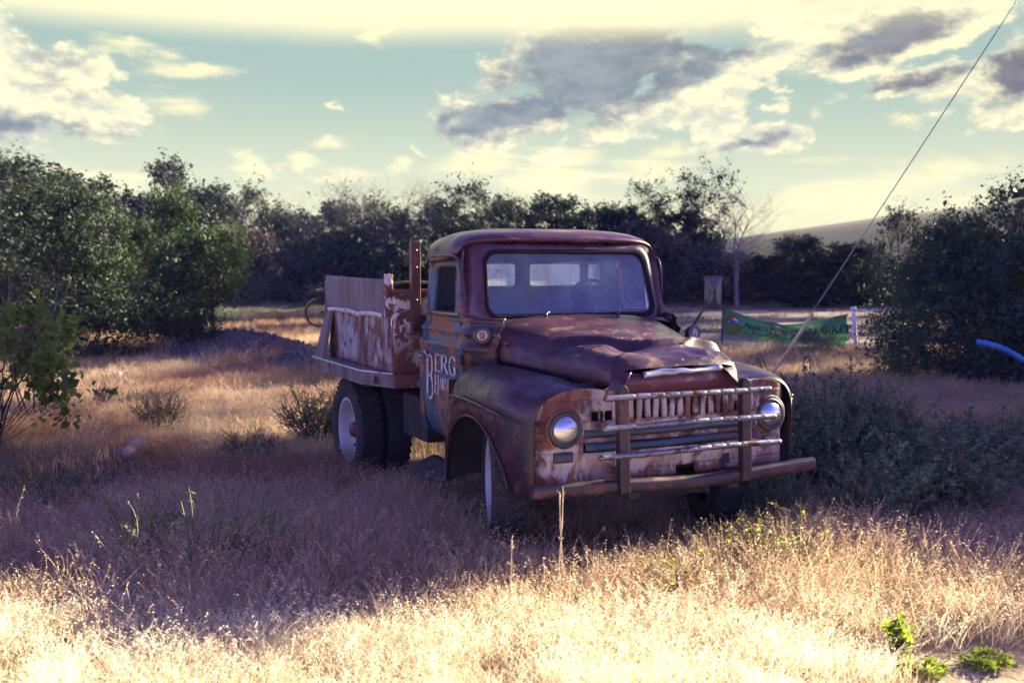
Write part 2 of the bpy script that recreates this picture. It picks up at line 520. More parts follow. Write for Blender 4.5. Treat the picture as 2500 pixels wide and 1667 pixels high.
def mat_plain(name, col, rough=0.8, var=0.3, scale=8.0, spec=0.3, trans=0.0, bump=0.3):
    m, t = new_mat(name)
    co = t.n('ShaderNodeTexCoord', out='Object')
    n = t.noise(co, scale, 7, .65)
    c = t.mix(t.ramp(n, .3, .7), tuple(q * (1 - var) for q in col), tuple(min(1, q * (1 + var)) for q in col))
    b = t.n('ShaderNodeBump', {'Strength': bump, 'Distance': .02, 'Height': t.noise(co, scale * 4, 6, .65)})
    s = t.n('ShaderNodeBsdfPrincipled', {'Base Color': c, 'Roughness': rough, 'Specular IOR Level': spec, 'Normal': b})
    if trans:
        tl = t.n('ShaderNodeBsdfTranslucent', {'Color': c})
        s = t.n('ShaderNodeMixShader', {0: trans, 1: s, 2: tl})
    finish(t, s)
    return m


def mat_leaf(name, ca, cb, trans=0.22, rough=0.65, spec=0.18):
    """leaf: colour between two greens by a per-leaf attribute and per-plant random value"""
    m, t = new_mat(name)
    at = t.n('ShaderNodeAttribute', attribute_name='tint', out='Fac')
    rnd = t.n('ShaderNodeObjectInfo', out='Random')
    c = t.mix(at, ca, cb)
    c = t.mix(1.0, c, t.mix(rnd, (.82, .84, .88), (1.12, 1.12, 1.0)), 'MULTIPLY')
    s = t.n('ShaderNodeBsdfPrincipled', {'Base Color': c, 'Roughness': rough, 'Specular IOR Level': spec})
    tl = t.n('ShaderNodeBsdfTranslucent', {'Color': t.mix(1.0, c, (1.25, 1.2, .55), 'MULTIPLY')})
    s = t.n('ShaderNodeMixShader', {0: trans, 1: s, 2: tl})
    finish(t, s)
    return m


M['galvgrey'] = worn('mirror_shell', (0.085, 0.085, 0.10), [((0.08, 0.05, 0.045), 9, 0.6, 0.06, (1, 1, 1), 0.7)], (0.3, 0.5), metal=.4, grime=.2)
M['guardpipe'] = worn('guard_pipe', (0.21, 0.22, 0.25), [((0.12, 0.06, 0.05), 12, 0.56, 0.06, (1, 1, 1), 0.7)], (0.3, 0.55), metal=.85, grime=.25, bump=.1)
M['ledge'] = worn('ledge_white', (0.55, 0.53, 0.52), [((0.2, 0.09, 0.07), 9, 0.6, 0.06, (1, 1, 1), 0.8)], (0.5, 0.7), grime=0.3)


# ------------------------------------------------------------------ truck
# local axes of the truck: x across (towards its left side), y from front bumper to tail, z up
TH = R(25.5)
truck = empty('farm_truck', (1.02, 6.03, 0), TH)
tag(truck, 'rusty maroon vintage farm truck with dump bed and faded lettering on its door', 'truck')


def sup(t, p):
    return np.sign(t) * np.abs(t) ** p


def rrect(cx, cz, hw, hh, rad, n=64):
    """rounded rectangle loop, n points, starting at the right middle, counter-clockwise"""
    pts = []
    q = n // 4
    for k, (sx, sz) in enumerate(((1, 1), (-1, 1), (-1, -1), (1, -1))):
        for i in range(q):
            a = math.pi / 2 * (k + (i + .5) / q)
            pts.append((cx + sx * (hw - rad) + rad * math.cos(a), cz + sz * (hh - rad) + rad * math.sin(a)))
    return np.array(pts)


def bridge(loops, closed=True):
    """quads between successive loops of equal length"""
    L = np.array(loops)
    k, n = L.shape[:2]
    f = []
    for i in range(k - 1):
        for j in range(n if closed else n - 1):
            q = (j + 1) % n
            f.append((i * n + j, i * n + q, (i + 1) * n + q, (i + 1) * n + j))
    return L.reshape(-1, 3), f


# ---- windshield surround and windshield
def ws_y(u, w):
    return 1.285 + (w - 1.475) * 0.32 + 0.05 * (u / .64) ** 2 + .04 * np.clip((np.abs(u) - .64) / .16, 0, 1) ** 2


def ws_loop(hw, z0, z1, rad, hwt=None, n=64, push=0.0):
    l = rrect(0, (z0 + z1) / 2, hw, (z1 - z0) / 2, rad, n)
    k = (l[:, 1] - z0) / (z1 - z0)
    if hwt is not None:
        l[:, 0] *= 1 + (hwt / hw - 1) * k
    # the lower edge droops at the corners, the upper edge is gently arched
    l[:, 1] += -.016 * (np.abs(l[:, 0]) / hw) ** 2 * (1 - k) - .022 * (l[:, 0] / hw) ** 2 * k
    y = ws_y(l[:, 0], l[:, 1]) + push
    return np.stack([l[:, 0], y, l[:, 1]], -1)


inner = ws_loop(.675, 1.475, 1.925, .088, .643)
mid = ws_loop(.703, 1.452, 1.955, .10, .672, push=-.012)
outer = ws_loop(.805, 1.395, 2.005, .11, .778, push=.03)
v, f = bridge([ws_loop(.67, 1.48, 1.92, .087, .638, push=.035), inner, mid, outer])
obj('windshield_frame', v, f, M['roof'], truck, solid=.004)
v, f = bridge([ws_loop(.695, 1.457, 1.944, .096, .664, push=-.014), ws_loop(.684, 1.468, 1.932, .092, .652, push=-.024), ws_loop(.670, 1.482, 1.918, .086, .638, push=-.020),
               ws_loop(.660, 1.492, 1.910, .082, .628, push=.010)])
wsg = None
gu = np.linspace(-1, 1, 25); gw = np.linspace(0, 1, 13)
lp = ws_loop(.665, 1.487, 1.913, .083, .633, push=.004)
c0 = np.array([0, float(ws_y(0., 1.69)) + .004, 1.69])
rings = []
for k in (1, .75, .5, .25, .04):
    q = c0 + (lp - c0) * k
    q[:, 1] = ws_y(q[:, 0], q[:, 2]) + .004
    rings.append(q)
gv, gf = bridge(rings)
wsg = obj('windshield', gv, gf, M['wglass'], truck)
obj('seal', v, f, M['seal'], wsg)
for pts in ([(.02, 1.90), (.0, 1.80), (-.03, 1.66), (-.035, 1.53)], [(-.40, 1.70), (-.37, 1.60), (-.36, 1.50)]):
    q = cr([(a, float(ws_y(a, b)) - .0005, b) for a, b in pts], 12)
    MB().tube(q, .0009, 4).build('crack', M['seal'], wsg)

# ---- roof
secs = []
for y, hw, zs, zt in ((1.462, .772, 1.935, 1.985), (1.452, .782, 1.925, 2.003), (1.468, .795, 1.90, 2.026), (1.53, .810, 1.87, 2.052), (1.69, .825, 1.85, 2.075),
                      (1.90, .830, 1.845, 2.080), (2.06, .825, 1.845, 2.068), (2.16, .805, 1.84, 2.035), (2.205, .78, 1.84, 1.975),
                      (2.225, .765, 1.84, 1.90), (2.23, .76, 1.838, 1.868)):
    a = np.linspace(math.pi, 0, 41)
    u = hw * sup(np.cos(a), .50); w = zs + (zt - zs) * sup(np.sin(a), .62)
    secs.append(np.stack([u, np.full_like(u, y) + .10 * np.clip(1.67 - y, 0, .2) / .2 * (np.abs(u) / hw) ** 3, w], -1))
g = cr(secs, 56)
g = g + vnoise(g, 4, 1)[..., None] * np.array([0, 0, .004])
v, f = gridmesh(g)
obj('roof', v, f, M['roof'], truck, solid=.006)
# drip rails
for s in (-1, 1):
    pts = [(s * .822, 1.455, 1.60), (s * .822, 1.47, 1.75), (s * .824, 1.505, 1.85), (s * .828, 1.58, 1.880), (s * .835, 1.75, 1.885), (s * .835, 1.95, 1.882),
           (s * .83, 2.06, 1.865), (s * .82, 2.11, 1.82)]
    v, f = tube(cr(pts, 30), .009, 6)
    obj('drip_rail', v, f, M['roof'], truck)

# ---- doors and cab sides
PROF = [(1.46, .812), (1.448, .826), (1.436, .830), (1.425, .824), (1.405, .826), (1.385, .842), (1.365, .862), (1.35, .862), (1.335, .852), (1.29, .856),
        (1.272, .876), (1.255, .884), (1.24, .880), (1.22, .874), (1.05, .880), (.90, .880), (.75, .874), (.66, .858), (.60, .830), (.575, .80)]


def side_grid(y0, y1, s, n=16, inset=0.0, zlo=.5, curve=None):
    rows = []
    for y in np.linspace(y0, y1, n):
        row = []
        for z, u in PROF:
            if z < zlo: continue
            uu = u if curve is None else u - curve(y)
            row.append((s * (uu - inset), y, z))
        rows.append(row)
    return np.array(rows)


def door(s):
    mb = MB()
    g = side_grid(1.315, 2.055, s)
    # rounded lower rear corner, sloping front edge hidden by the fender
    for i in range(g.shape[0]):
        t = (g[i, 0, 1] - 1.315) / .74
        lift = .05 * max(0, (t - .88) / .12) ** 2
        g[i, :, 2] += np.where(g[i, :, 2] < .8, lift, 0)
    g = g + vnoise(g, 5, 4)[..., None] * np.array([.004, 0, 0])
    mb.grid(g)
    # window frame: outer outline to inner opening
    oy, oz = [], []
    yc, zc = 1.755, 1.655
    o = rrect(yc, zc, .30, .205, .11, 64)
    i0 = rrect(yc + .005, zc - .01, .235, .165, .06, 64)
    o[:, 0] += .05 * np.clip((o[:, 1] - 1.46) / .4, 0, 1) * (o[:, 0] < yc)
    i0[:, 0] += .06 * np.clip((i0[:, 1] - 1.46) / .36, 0, 1) * (i0[:, 0] < yc)
    o[:, 1] = np.where(o[:, 1] < 1.5, 1.455 + (o[:, 1] - 1.45) * .2, o[:, 1])

    def P(l, d):
        u = .830 - .045 * np.clip((l[:, 1] - 1.46) / .4, 0, 1) ** 1.5 - d
        return np.stack([s * u, l[:, 0], l[:, 1]], -1)
    m1 = o + (i0 - o) * .15
    m2 = o + (i0 - o) * .82
    v, f = bridge([P(o, .012), P(m1, 0), P(m2, -.004), P(i0, .010), P(i0 + (i0 - [yc, zc]) * -.01, .04)])
    mb.add(v, f)
    d = mb.build('door', M['door'], truck, solid=.006)
    # inner side of the opening: vent window post and pane
    mb = MB()
    mb.tube([(s * .79, 1.63, 1.49), (s * .772, 1.645, 1.82)], .010, 6)
    mb.build('vent_post', M['blackmetal'], d)
    q = [(s * .79, 1.50, 1.49), (s * .79, 1.625, 1.49), (s * .772, 1.64, 1.81), (s * .774, 1.56, 1.81)]
    obj('vent_window', q, [(0, 1, 2, 3)], M['rglass'], d, solid=.004, smooth=False)
    mb = MB()
    mb.tube(cr([(s * .84, 1.47, 1.478), (s * .838, 1.72, 1.474), (s * .838, 1.99, 1.478)], 10), .007, 6)
    mb.build('window_trim', M['chrome'], d)
    # handle and hinges
    mb = MB()
    mb.lathe([(0, .0), (.034, .0), (.036, .008), (.026, .018), (.0, .02)], 16, Matrix.Translation((s * .880, 1.99, 1.165)) @ Matrix.Scale(s, 4, (1, 0, 0)))
    mb.tube(cr([(s * .895, 1.99, 1.165), (s * .93, 1.985, 1.163), (s * .935, 1.95, 1.158), (s * .93, 1.88, 1.155)], 12), [.013] * 9 + [.011, .009, .006], 8)
    mb.build('handle', M['chrome'], d)
    for z in (1.175, .80):
        MB().box((s * .888, 1.325, z), (.022, .045, .075)).build('hinge', M['blackmetal'], d, bevel=.005, smooth=False)
    return d


door_l = door(-1)
door_r = door(1)

# pillars behind the doors and cab sides ahead of them
for s in (-1, 1):
    g = side_grid(2.062, 2.235, s, 8, curve=lambda y: .10 * max(0, (y - 2.12) / .115) ** 2)
    up = []
    for y in np.linspace(2.062, 2.235, 8):
        c = .10 * max(0, (y - 2.12) / .115) ** 2
        up.append([(s * (.785 - c), y, 1.87), (s * (.80 - c), y, 1.76), (s * (.815 - c), y, 1.62), (s * (.812 - c), y, 1.46)])
    mb = MB(); mb.grid(g); mb.grid(np.array(up))
    mb.build('cab_corner', M['door'], truck, solid=.006)
    g = side_grid(1.308, 1.06, s, 14, zlo=1.0, curve=lambda y: .005 + .14 * ((1.308 - y) / .248) ** 1.5)
    g = g + vnoise(g, 6, 9)[..., None] * np.array([.004, 0, .002])
    v, f = gridmesh(g)
    obj('cowl_side', v, f, M['maroon'], truck, solid=.006)

# windshield pillars
for s in (-1, 1):
    rows = []
    for z in np.linspace(1.40, 1.93, 14):
        k = (z - 1.40) / .53
        ua = .80 + (.775 - .80) * k - .012
        a_ = np.array([s * ua, float(ws_y(ua, z)) + .028, z])
        b_ = np.array([s * (.832 - .045 * max(0, (z - 1.46) / .4) ** 1.5), 1.455 + .045 * k, z])
        m_ = (a_ + b_) / 2 + np.array([s * .012, -.010, 0])
        rows.append([a_, m_, b_])
    v, f = gridmesh(cr(np.array(rows), 7, 1))
    obj('windshield_pillar', v, f, M['roof'], truck, solid=.004)

# back wall of the cab with its windows
mb = MB()
WB = []


def backp(l, d=0.0):
    return np.stack([l[:, 0], np.full(len(l), 2.205 + d) - .06 * np.clip((np.abs(l[:, 0]) - .6) / .15, 0, 1) ** 2, l[:, 1]], -1)


for cx, hw, cw in ((-.2225, .2025 * 1.28, .175), (.30, .26, .235), (.65, .09, .055)):
    o = rrect(cx, 1.73, hw, .17, .004)
    i = rrect(cx + .0, 1.742, cw, .092, .035)
    v, f = bridge([backp(o), backp(i), backp(i, -.012)])
    mb.add(v, f)
    WB.append((cx, cw))
g = np.array([[(u, 2.205, z) for z in (1.56, 1.2, .7)] for u in np.linspace(-.74, .74, 8)])
mb.grid(g)
g = np.array([[(u, 2.205, z) for z in (1.90, 1.56)] for u in np.linspace(-.74, -.48, 4)])
mb.grid(g)
mb.build('cab_back', M['cabin'], truck, solid=.006, smooth=False)
for k, (cx, cw) in enumerate(WB):
    i = rrect(cx, 1.742, cw + .004, .096, .037)
    vs = np.vstack([backp(i, -.002), [[cx, 2.203, 1.742]]])
    rw = obj('rear_window', vs, [(j, (j + 1) % 64, 64) for j in range(64)], M['rglass'], truck, smooth=False)
    if k == 0:
        mb = MB()
        rr = random.Random(5)
        for j in range(17):
            a = rr.uniform(0, 6.28); L = rr.uniform(.05, .16)
            pts = [(cx + .02, 2.1985, 1.775)]
            for q in range(1, 4):
                pts.append((cx + .02 + math.cos(a) * L * q / 3 + rr.uniform(-.006, .006), 2.1985, min(1.835, max(1.652, 1.775 + math.sin(a) * L * q / 3 + rr.uniform(-.004, .004)))))
            pts = [(max(cx - cw, min(cx + cw, x)), y, z) for x, y, z in pts]
            mb.tube(pts, .0011, 3)
        mb.tube(cr([(cx - .17, 2.1985, 1.765), (cx - .05, 2.1985, 1.785), (cx + .05, 2.1985, 1.775), (cx + .17, 2.1985, 1.735)], 12), .0018, 3)
        mb.build('crack', M['letter'], rw)

# cabin floor, dash, seat, steering wheel
mb = MB(); mb.box((0, 1.75, .62), (1.5, .98, .04)).box((0, 1.30, .95), (1.46, .03, .68))
mb.build('cab_floor', M['dark'], truck, smooth=False)
g = cr(np.array([[(u, 1.36 + .12 * (u / .7) ** 2, 1.44), (u, 1.46 + .06 * (u / .7) ** 2, 1.435), (u, 1.52, 1.40), (u, 1.53, 1.25)] for u in np.linspace(-.72, .72, 9)]), 12, 1)
v, f = gridmesh(g)
obj('dashboard', v, f, M['cabin'], truck, solid=.008)
mb = MB(); mb.box((0, 1.95, .98), (1.36, .44, .20))
st = mb.build('seat', M['cabin'], truck, bevel=.05)
mb = MB(); mb.box((0, 2.12, 1.25), (1.36, .12, .52), Matrix.Rotation(R(-10), 3, 'X'))
mb.build('backrest', M['cabin'], st, bevel=.05)
sw = MB()
cen = Vector((.36, 1.63, 1.52)); rot = Matrix.Rotation(R(58), 3, 'X')
ring = [cen + rot @ Vector((.215 * math.cos(a), .215 * math.sin(a), 0)) for a in np.linspace(0, 2 * math.pi, 41)]
sw.tube(ring, .013, 8, False)
for a in (R(90), R(210), R(330)):
    sw.tube([cen + rot @ Vector((0, 0, -.03)), cen + rot @ Vector((.21 * math.cos(a), .21 * math.sin(a), 0))], .008, 6)
sw.tube([cen + rot @ Vector((0, 0, -.0)), cen + rot @ Vector((0, 0, -.5))], .018, 8)
sw.build('steering_wheel', M['blackmetal'], truck)
# ---- cowl between hood and windshield
rows = []
for k, (yb, zb) in enumerate(((0, 0), (.35, .4), (.7, .75), (1, 1))):
    row = []
    for u in np.linspace(-.80, .80, 33):
        y0 = 1.245 - .02 * (u / .8) ** 2; z0 = 1.462 - .085 * abs(u / .8) ** 2.6
        uu = np.clip(u, -.80, .80)
        y1 = float(ws_y(uu, 1.44)) - .004; z1 = 1.455 - .030 * (u / .8) ** 2
        row.append((u, y0 + (y1 - y0) * yb, z0 + (z1 - z0) * zb))
    rows.append(row)
v, f = gridmesh(np.array(rows))
obj('cowl', v, f, M['maroon'], truck, solid=.005)
for u in (-.283, .30):
    mb = MB(); mb.tube([(u, 1.245, 1.455), (u, 1.225, 1.485)], [.012, .010], 8); mb.tube([(u, 1.23, 1.485), (u + .03, 1.235, 1.492)], .005, 6)
    mb.build('wiper_pivot', M['blackmetal'], truck)
mb = MB(); mb.tube(cr([(-.66, 1.25, 1.40), (-.665, 1.235, 1.425), (-.66, 1.225, 1.435), (-.64, 1.22, 1.43)], 8), .008, 6)
mb.build('hood_hook', M['chrome'], truck)

# ---- hood
hs = []
for y, hw, zb, zt, p in ((.020, .430, 1.125, 1.212, .40), (.05, .450, 1.112, 1.245, .42), (.13, .470, 1.105, 1.295, .42), (.24, .490, 1.105, 1.330, .45), (.30, .505, 1.108, 1.345, .48), (.42, .53, 1.115, 1.348, .52),
                         (.60, .575, 1.125, 1.362, .55), (.80, .63, 1.14, 1.390, .56), (1.0, .69, 1.16, 1.422, .56), (1.15, .735, 1.175, 1.445, .55), (1.262, .765, 1.19, 1.462, .55)):
    a = np.linspace(math.pi, 0, 101)
    u = hw * sup(np.cos(a), .62); w = zb + (zt - zb) * sup(np.sin(a), p)
    hs.append(np.stack([u, np.full_like(u, y) + .05 * (np.abs(u) / hw) ** 4 * (y < .2), w], -1))
g = cr(hs, 150)
U_, V_, W_ = g[..., 0], g[..., 1], g[..., 2]
ridge = np.exp(-(U_ / .012) ** 2) * .006 * (V_ > .5)                                   # centre seam
top = np.clip((W_ - 1.16) / .12, 0, 1)
dent = -.062 * np.exp(-(((U_ + .22) / .15) ** 2 + ((V_ - .30) / .14) ** 2))             # crushed left of the nose
dent += .030 * np.exp(-(((U_ - .22) / .14) ** 2 + ((V_ - .20) / .12) ** 2))             # pushed up right of it
line = V_ - (.40 + .60 * np.clip(-U_ - .02, 0, 1)) + .18 * np.clip(U_, 0, 1)
dent += .030 * np.exp(-np.abs(line) / .026) - .026 * np.exp(-((line + .075) / .05) ** 2)   # fold running back to the left
line2 = V_ - .22 - .5 * np.clip(U_ - .05, 0, 1) + .25 * np.clip(-U_, 0, 1)
dent += .022 * np.exp(-np.abs(line2) / .018)                                           # second fold along the nose
crush = np.clip((.66 - V_) / .40, 0, 1)
flat = np.stack([U_, V_, 0 * U_], -1)
dent += crush * (.034 * (.55 - np.abs(vnoise(flat, 3.1, 4, 1)) * 1.6) - .012)                # angular buckles ahead of the fold
dent += crush * .012 * (.5 - np.abs(vnoise(flat * [1, 1.6, 1], 7.0, 9, 1)) * 1.5)
dent += -.010 * np.exp(-(((U_ - .30) / .22) ** 2 + ((V_ - .62) / .16) ** 2))
g[..., 2] += top * (dent + ridge) + vnoise(g, 7.5, 2)[...] * .0035 * top * np.clip(1.2 - V_, .25, 1)
side = (np.abs(U_) > .35) & (W_ < 1.30)
g[..., 0] += np.where(side, vnoise(g, 6, 5) * .012, 0)
g[..., 1] += np.where(V_ < .12, vnoise(g, 7, 6) * .010, 0)
v, f = gridmesh(g)
hood = obj('hood', v, f, M['maroon'], truck, solid=.006)
# torn corner of the nose hanging over the grille panel
pt = np.array([[(.30, .03, 1.20), (.36, .045, 1.19), (.43, .08, 1.22)], [(.335, .00, 1.165), (.385, .01, 1.15), (.44, .06, 1.17)],
               [(.37, -.01, 1.115), (.405, .00, 1.105), (.445, .05, 1.125)], [(.405, .01, 1.075), (.425, .015, 1.07), (.45, .05, 1.095)]])
g = cr(cr(pt, 12), 9, 1)
g = g + vnoise(g, 14, 3)[..., None] * .006
v, f = gridmesh(g)
obj('torn_corner', v, f, M['fender'], hood, solid=.004)
pt = np.array([[(-.34, .03, 1.19), (-.40, .05, 1.19), (-.45, .09, 1.20)], [(-.39, .00, 1.14), (-.43, .02, 1.135), (-.465, .07, 1.15)],
               [(-.44, .0, 1.085), (-.455, .02, 1.08), (-.475, .06, 1.09)]])
g = cr(cr(pt, 10), 9, 1)
v, f = gridmesh(g + vnoise(g, 14, 8)[..., None] * .006)
obj('bent_corner', v, f, M['fender'], hood, solid=.004)
# bent chrome strip across the nose
n = 30
tt = np.linspace(0, 1, n)
rows = []
for dz, dy in ((-.017, .012), (-.015, -.006), (-.004, -.014), (.009, -.012), (.017, .0), (.016, .014)):
    rows.append([(-.285 + .56 * t, -.005 + dy + .01 * math.sin(9 * t), 1.168 + .026 * t + dz * (1 + .25 * math.sin(7 * t)) + .006 * math.sin(5 * t)) for t in tt])
g = np.array(rows)
g[..., 1:] += (vnoise(g, 16, 4) * .006)[..., None]
v, f = gridmesh(g)
obj('nose_trim', v, f, M['chrome'], hood, solid=.003)

# ---- grille panel
def gp_y(u, w):
    return .115 + .16 * np.clip((np.abs(u) - .80) / .14, 0, 1.2) ** 2 - .03 * np.exp(-(u / .5) ** 2) + .012 * np.sin(w * 24) * (np.abs(u) < .6) * (w < .80)


def patch(u0, u1, w0, w1, nu=None, topf=None):
    nu = nu or max(3, int((u1 - u0) / .03) + 2)
    nw = 8 if w1 is None else max(3, int((w1 - w0) / .02) + 2)
    us = np.linspace(u0, u1, nu)
    rows = []
    for k in np.linspace(0, 1, nw):
        ww = w0 + (((topf(us) if topf else w1)) - w0) * k
        ww = ww * np.ones(nu)
        q = np.stack([us, gp_y(us, ww), ww], -1)
        rows.append(q)
    g = np.array(rows)
    g[..., 1] += vnoise(g, 9, 3) * .006
    return g


def toplim(u):
    a = np.abs(u)
    hi = 1.172 - .09 * np.clip((a - .36) / .12, 0, 1) ** 1.2
    return np.where(a < .48, hi, 1.085 + .015 * np.sin((a - .48) / .3 * 3.14) * (a < .78)) - .17 * np.clip((a - .74) / .20, 0, 1.05) ** 2.2


mb = MB()
mb.grid(patch(-.935, .935, 1.035, None, 80, toplim))
for a, b, c, d in ((-.935, -.57, .905, 1.035), (-.57, -.43, .962, 1.035), (-.43, -.385, .905, 1.035), (.415, .455, .905, 1.035), (.455, .56, .962, 1.035), (.56, .935, .905, 1.035),
                   (-.935, .935, .852, .905), (-.935, -.60, .806, .852), (.60, .935, .806, .852), (-.935, .935, .778, .806), (-.935, -.62, .722, .778), (.62, .935, .722, .778),
                   (-.935, -.20, .545, .722), (-.20, .935, .600, .722), (-.20, .02, .545, .600), (.16, .935, .545, .600)):
    mb.grid(patch(a, b, c, d))
gp = mb.build('grille_panel', M['grille'], truck, solid=.005)
g = patch(-.47, .47, 1.06, None, 40, lambda u: toplim(u) - .003)
g[..., 1] -= .012 + .03 * np.exp(-((g[..., 2] - 1.12) / .06) ** 2)
v, f = gridmesh(g)
obj('nose_panel', v, f, M['nose'], gp, solid=.004)
for k in range(14):
    u = -.362 + .0578 * k
    w0, w1 = .898, 1.045
    q = []
    for z in np.linspace(w0, w1, 6):
        q.append([(u + dx, float(gp_y(u, z)) + dy + .004 * math.sin(k * 3 + z * 30), z) for dx, dy in ((-.017, .012), (-.013, -.006), (0, -.012), (.013, -.006), (.017, .012))])
    v, f = gridmesh(np.array(q))
    obj('slat', v, f, M['grille'], gp, solid=.003)
for u in (-.515, -.485, .49, .525):
    MB().box((u, float(gp_y(u, .93)), .933), (.012, .012, .066)).build('slat', M['grille'], gp, bevel=.003)
for z in (.830, .750):
    pts = [(u, float(gp_y(u, z)) - .004 + .006 * math.sin(u * 5 + z * 20), z + .004 * math.sin(u * 7)) for u in np.linspace(-.615, .615, 30)]
    g = np.array([[(x, y + dy, zz + dz) for x, y, zz in pts] for dy, dz in ((.02, -.024), (-.008, -.018), (-.016, 0), (-.008, .018), (.02, .024))])
    v, f = gridmesh(g)
    obj('grille_bar', v, f, M['teal'], gp, solid=.004)
mb = MB(); mb.box((0, .24, .83), (1.25, .04, .56)).box((0, .75, .80), (.80, .9, .50))
mb.build('radiator', M['dark'], truck, smooth=False)

# ---- headlights and parking lamps
for s in (-1, 1):
    u, w = s * .742, .865
    y = float(gp_y(u, w))
    mt = Matrix.Translation((u, y, w)) @ Matrix.Rotation(R(-90), 4, 'Z') @ Matrix.Scale(.92, 4)         # lathe axis -> towards the front
    mb = MB()
    mb.lathe([(.136, -.012), (.134, .006), (.124, .014), (.116, .010)], 40, mt)
    hl = mb.build('headlight', M['grille'], truck, solid=.003)
    MB().lathe([(.117, -.01), (.117, .016), (.112, .026), (.100, .030), (.092, .024), (.090, .0)], 40, mt).build('ring', M['blackmetal'], hl)
    MB().lathe([(.094, .016), (.085, .030), (.070, .042), (.050, .052), (.028, .058), (.0001, .060)], 40, mt).build('lens', M['lens'], hl)
    pz = .705
    py = float(gp_y(s * .75, pz))
    pl = MB().box((s * .752, py - .004, pz), (.125, .03, .062)).build('parking_lamp', M['blackmetal'], truck, bevel=.008)
    MB().box((s * .752, py - .016, pz), (.098, .03, .040)).build('lens', M['cabin'] if s < 0 else M['grey'], pl, bevel=.008)

# ---- fenders
AC = (.80, .40, .475)


def arch(y):
    d = AC[2] ** 2 - (y - AC[0]) ** 2
    return AC[1] + math.sqrt(max(d, 0))


FS = [  # y, control points across: inner valley .. crown .. outer .. lip
    (.125, [(.49, 1.082), (.70, 1.092), (.83, 1.065), (.905, 1.00), (.932, .90), (.938, .74), (.93, .54)]),
    (.17, [(.49, 1.090), (.71, 1.112), (.86, 1.085), (.945, 1.01), (.968, .90), (.972, .74), (.955, .50)]),
    (.28, [(.505, 1.098), (.72, 1.135), (.89, 1.105), (.985, 1.02), (1.005, .91), (1.008, .74), (.985, .47)]),
    (.40, [(.525, 1.105), (.73, 1.152), (.91, 1.115), (1.01, 1.025), (1.025, .915), (1.028, .80), (1.015, .66)]),
    (.58, [(.565, 1.115), (.75, 1.165), (.93, 1.122), (1.025, 1.025), (1.037, .93), (1.038, .87), (1.030, .82)]),
    (.80, [(.625, 1.135), (.79, 1.172), (.95, 1.120), (1.035, 1.02), (1.042, .945), (1.042, .90), (1.036, .873)]),
    (1.02, [(.685, 1.155), (.83, 1.172), (.97, 1.110), (1.038, 1.005), (1.043, .92), (1.043, .87), (1.036, .82)]),
    (1.15, [(.725, 1.165), (.86, 1.160), (.985, 1.085), (1.038, .975), (1.042, .86), (1.040, .77), (1.03, .71)]),
    (1.25, [(.755, 1.165), (.88, 1.130), (.985, 1.035), (1.025, .92), (1.03, .76), (1.025, .58), (1.01, .50)]),
    (1.315, [(.80, 1.12), (.895, 1.075), (.975, .97), (1.005, .85), (1.01, .67), (1.005, .45), (.99, .36)]),
    (1.335, [(.85, 1.05), (.89, 1.01), (.945, .91), (.965, .80), (.97, .64), (.965, .44), (.955, .37)])]
for s in (-1, 1):
    ctl = np.array([[(s * u, y, z) for u, z in row] for y, row in FS])
    ctl[..., 1] -= .075 * np.clip((ctl[..., 2] - .55) / .4, 0, 1) * np.clip((ctl[..., 1] - .95) / .3, 0, 1)
    g = cr(cr(ctl, 70), 44, 1)
    nz = vnoise(g, 4.5, 3 if s < 0 else 7)
    g[..., 2] += nz * .006
    g[..., 0] += s * vnoise(g, 5, 9) * .006
    if s < 0:   # crumpled left corner
        k = np.exp(-(((g[..., 1] - .22) / .13) ** 2 + ((g[..., 0] + .84) / .10) ** 2)) * (g[..., 2] > .95)
        g[..., 2] -= .035 * k
        l2 = (g[..., 1] - .20) - .55 * (g[..., 0] + .80)
        g[..., 2] += .016 * np.exp(-np.abs(l2) / .03) * (g[..., 2] > .98) * np.exp(-((g[..., 0] + .85) / .15) ** 2)
    v, f = gridmesh(g)
    fd = obj('fender', v, f, M['fender'], truck, solid=.006)
    # rolled wheel-arch lip
    pts = [(s * 1.012, .30, .50), (s * 1.022, .345, .60), (s * 1.03, .42, .69), (s * 1.036, .52, .785), (s * 1.04, .66, .852), (s * 1.042, .80, .873), (s * 1.042, .94, .85), (s * 1.04, 1.06, .792),
           (s * 1.034, 1.16, .70), (s * 1.02, 1.24, .53), (s * .995, 1.315, .36)]
    v, f = tube(cr(pts, 40), .009, 6)
    obj('arch_lip', v, f, M['fender'], fd)
    # raised spear along the side
    pts = [(s * 1.043, 1.17, .965), (s * 1.053, 1.0, .975), (s * 1.053, .80, .972), (s * 1.048, .58, .955), (s * 1.034, .40, .935), (s * 1.012, .28, .918), (s * .985, .20, .905)]
    v, f = tube(cr(pts, 36), [.004 + .010 * math.sin(math.pi * i / 35) ** .5 for i in range(36)], 8)
    obj('spear_trim', v, f, M['maroon'] if s > 0 else M['fender'], fd)
    # dark inner well
    mb = MB()
    mb.grid(np.array([[(s * .50, y, z) for z in (1.12, .45)] for y in np.linspace(.2, 1.3, 6)]))
    mb.grid(np.array([[(s * u, 1.30, z) for z in (1.05, .40)] for u in np.linspace(.50, .98, 4)]))
    mb.build('wheel_well', M['dark'], fd, solid=.006, smooth=False)
# sidelight post at the edge of the far fender
mb = MB(); mb.tube([(.975, .19, .53), (.985, .19, .955)], .012, 8); mb.lathe([(0, -.01), (.016, -.01), (.02, .005), (.0, .012)], 12, Matrix.Translation((.985, .19, .965)) @ Matrix.Rotation(R(-90), 4, 'Y'))
mb.build('fender_guide', M['rustbar'], truck)

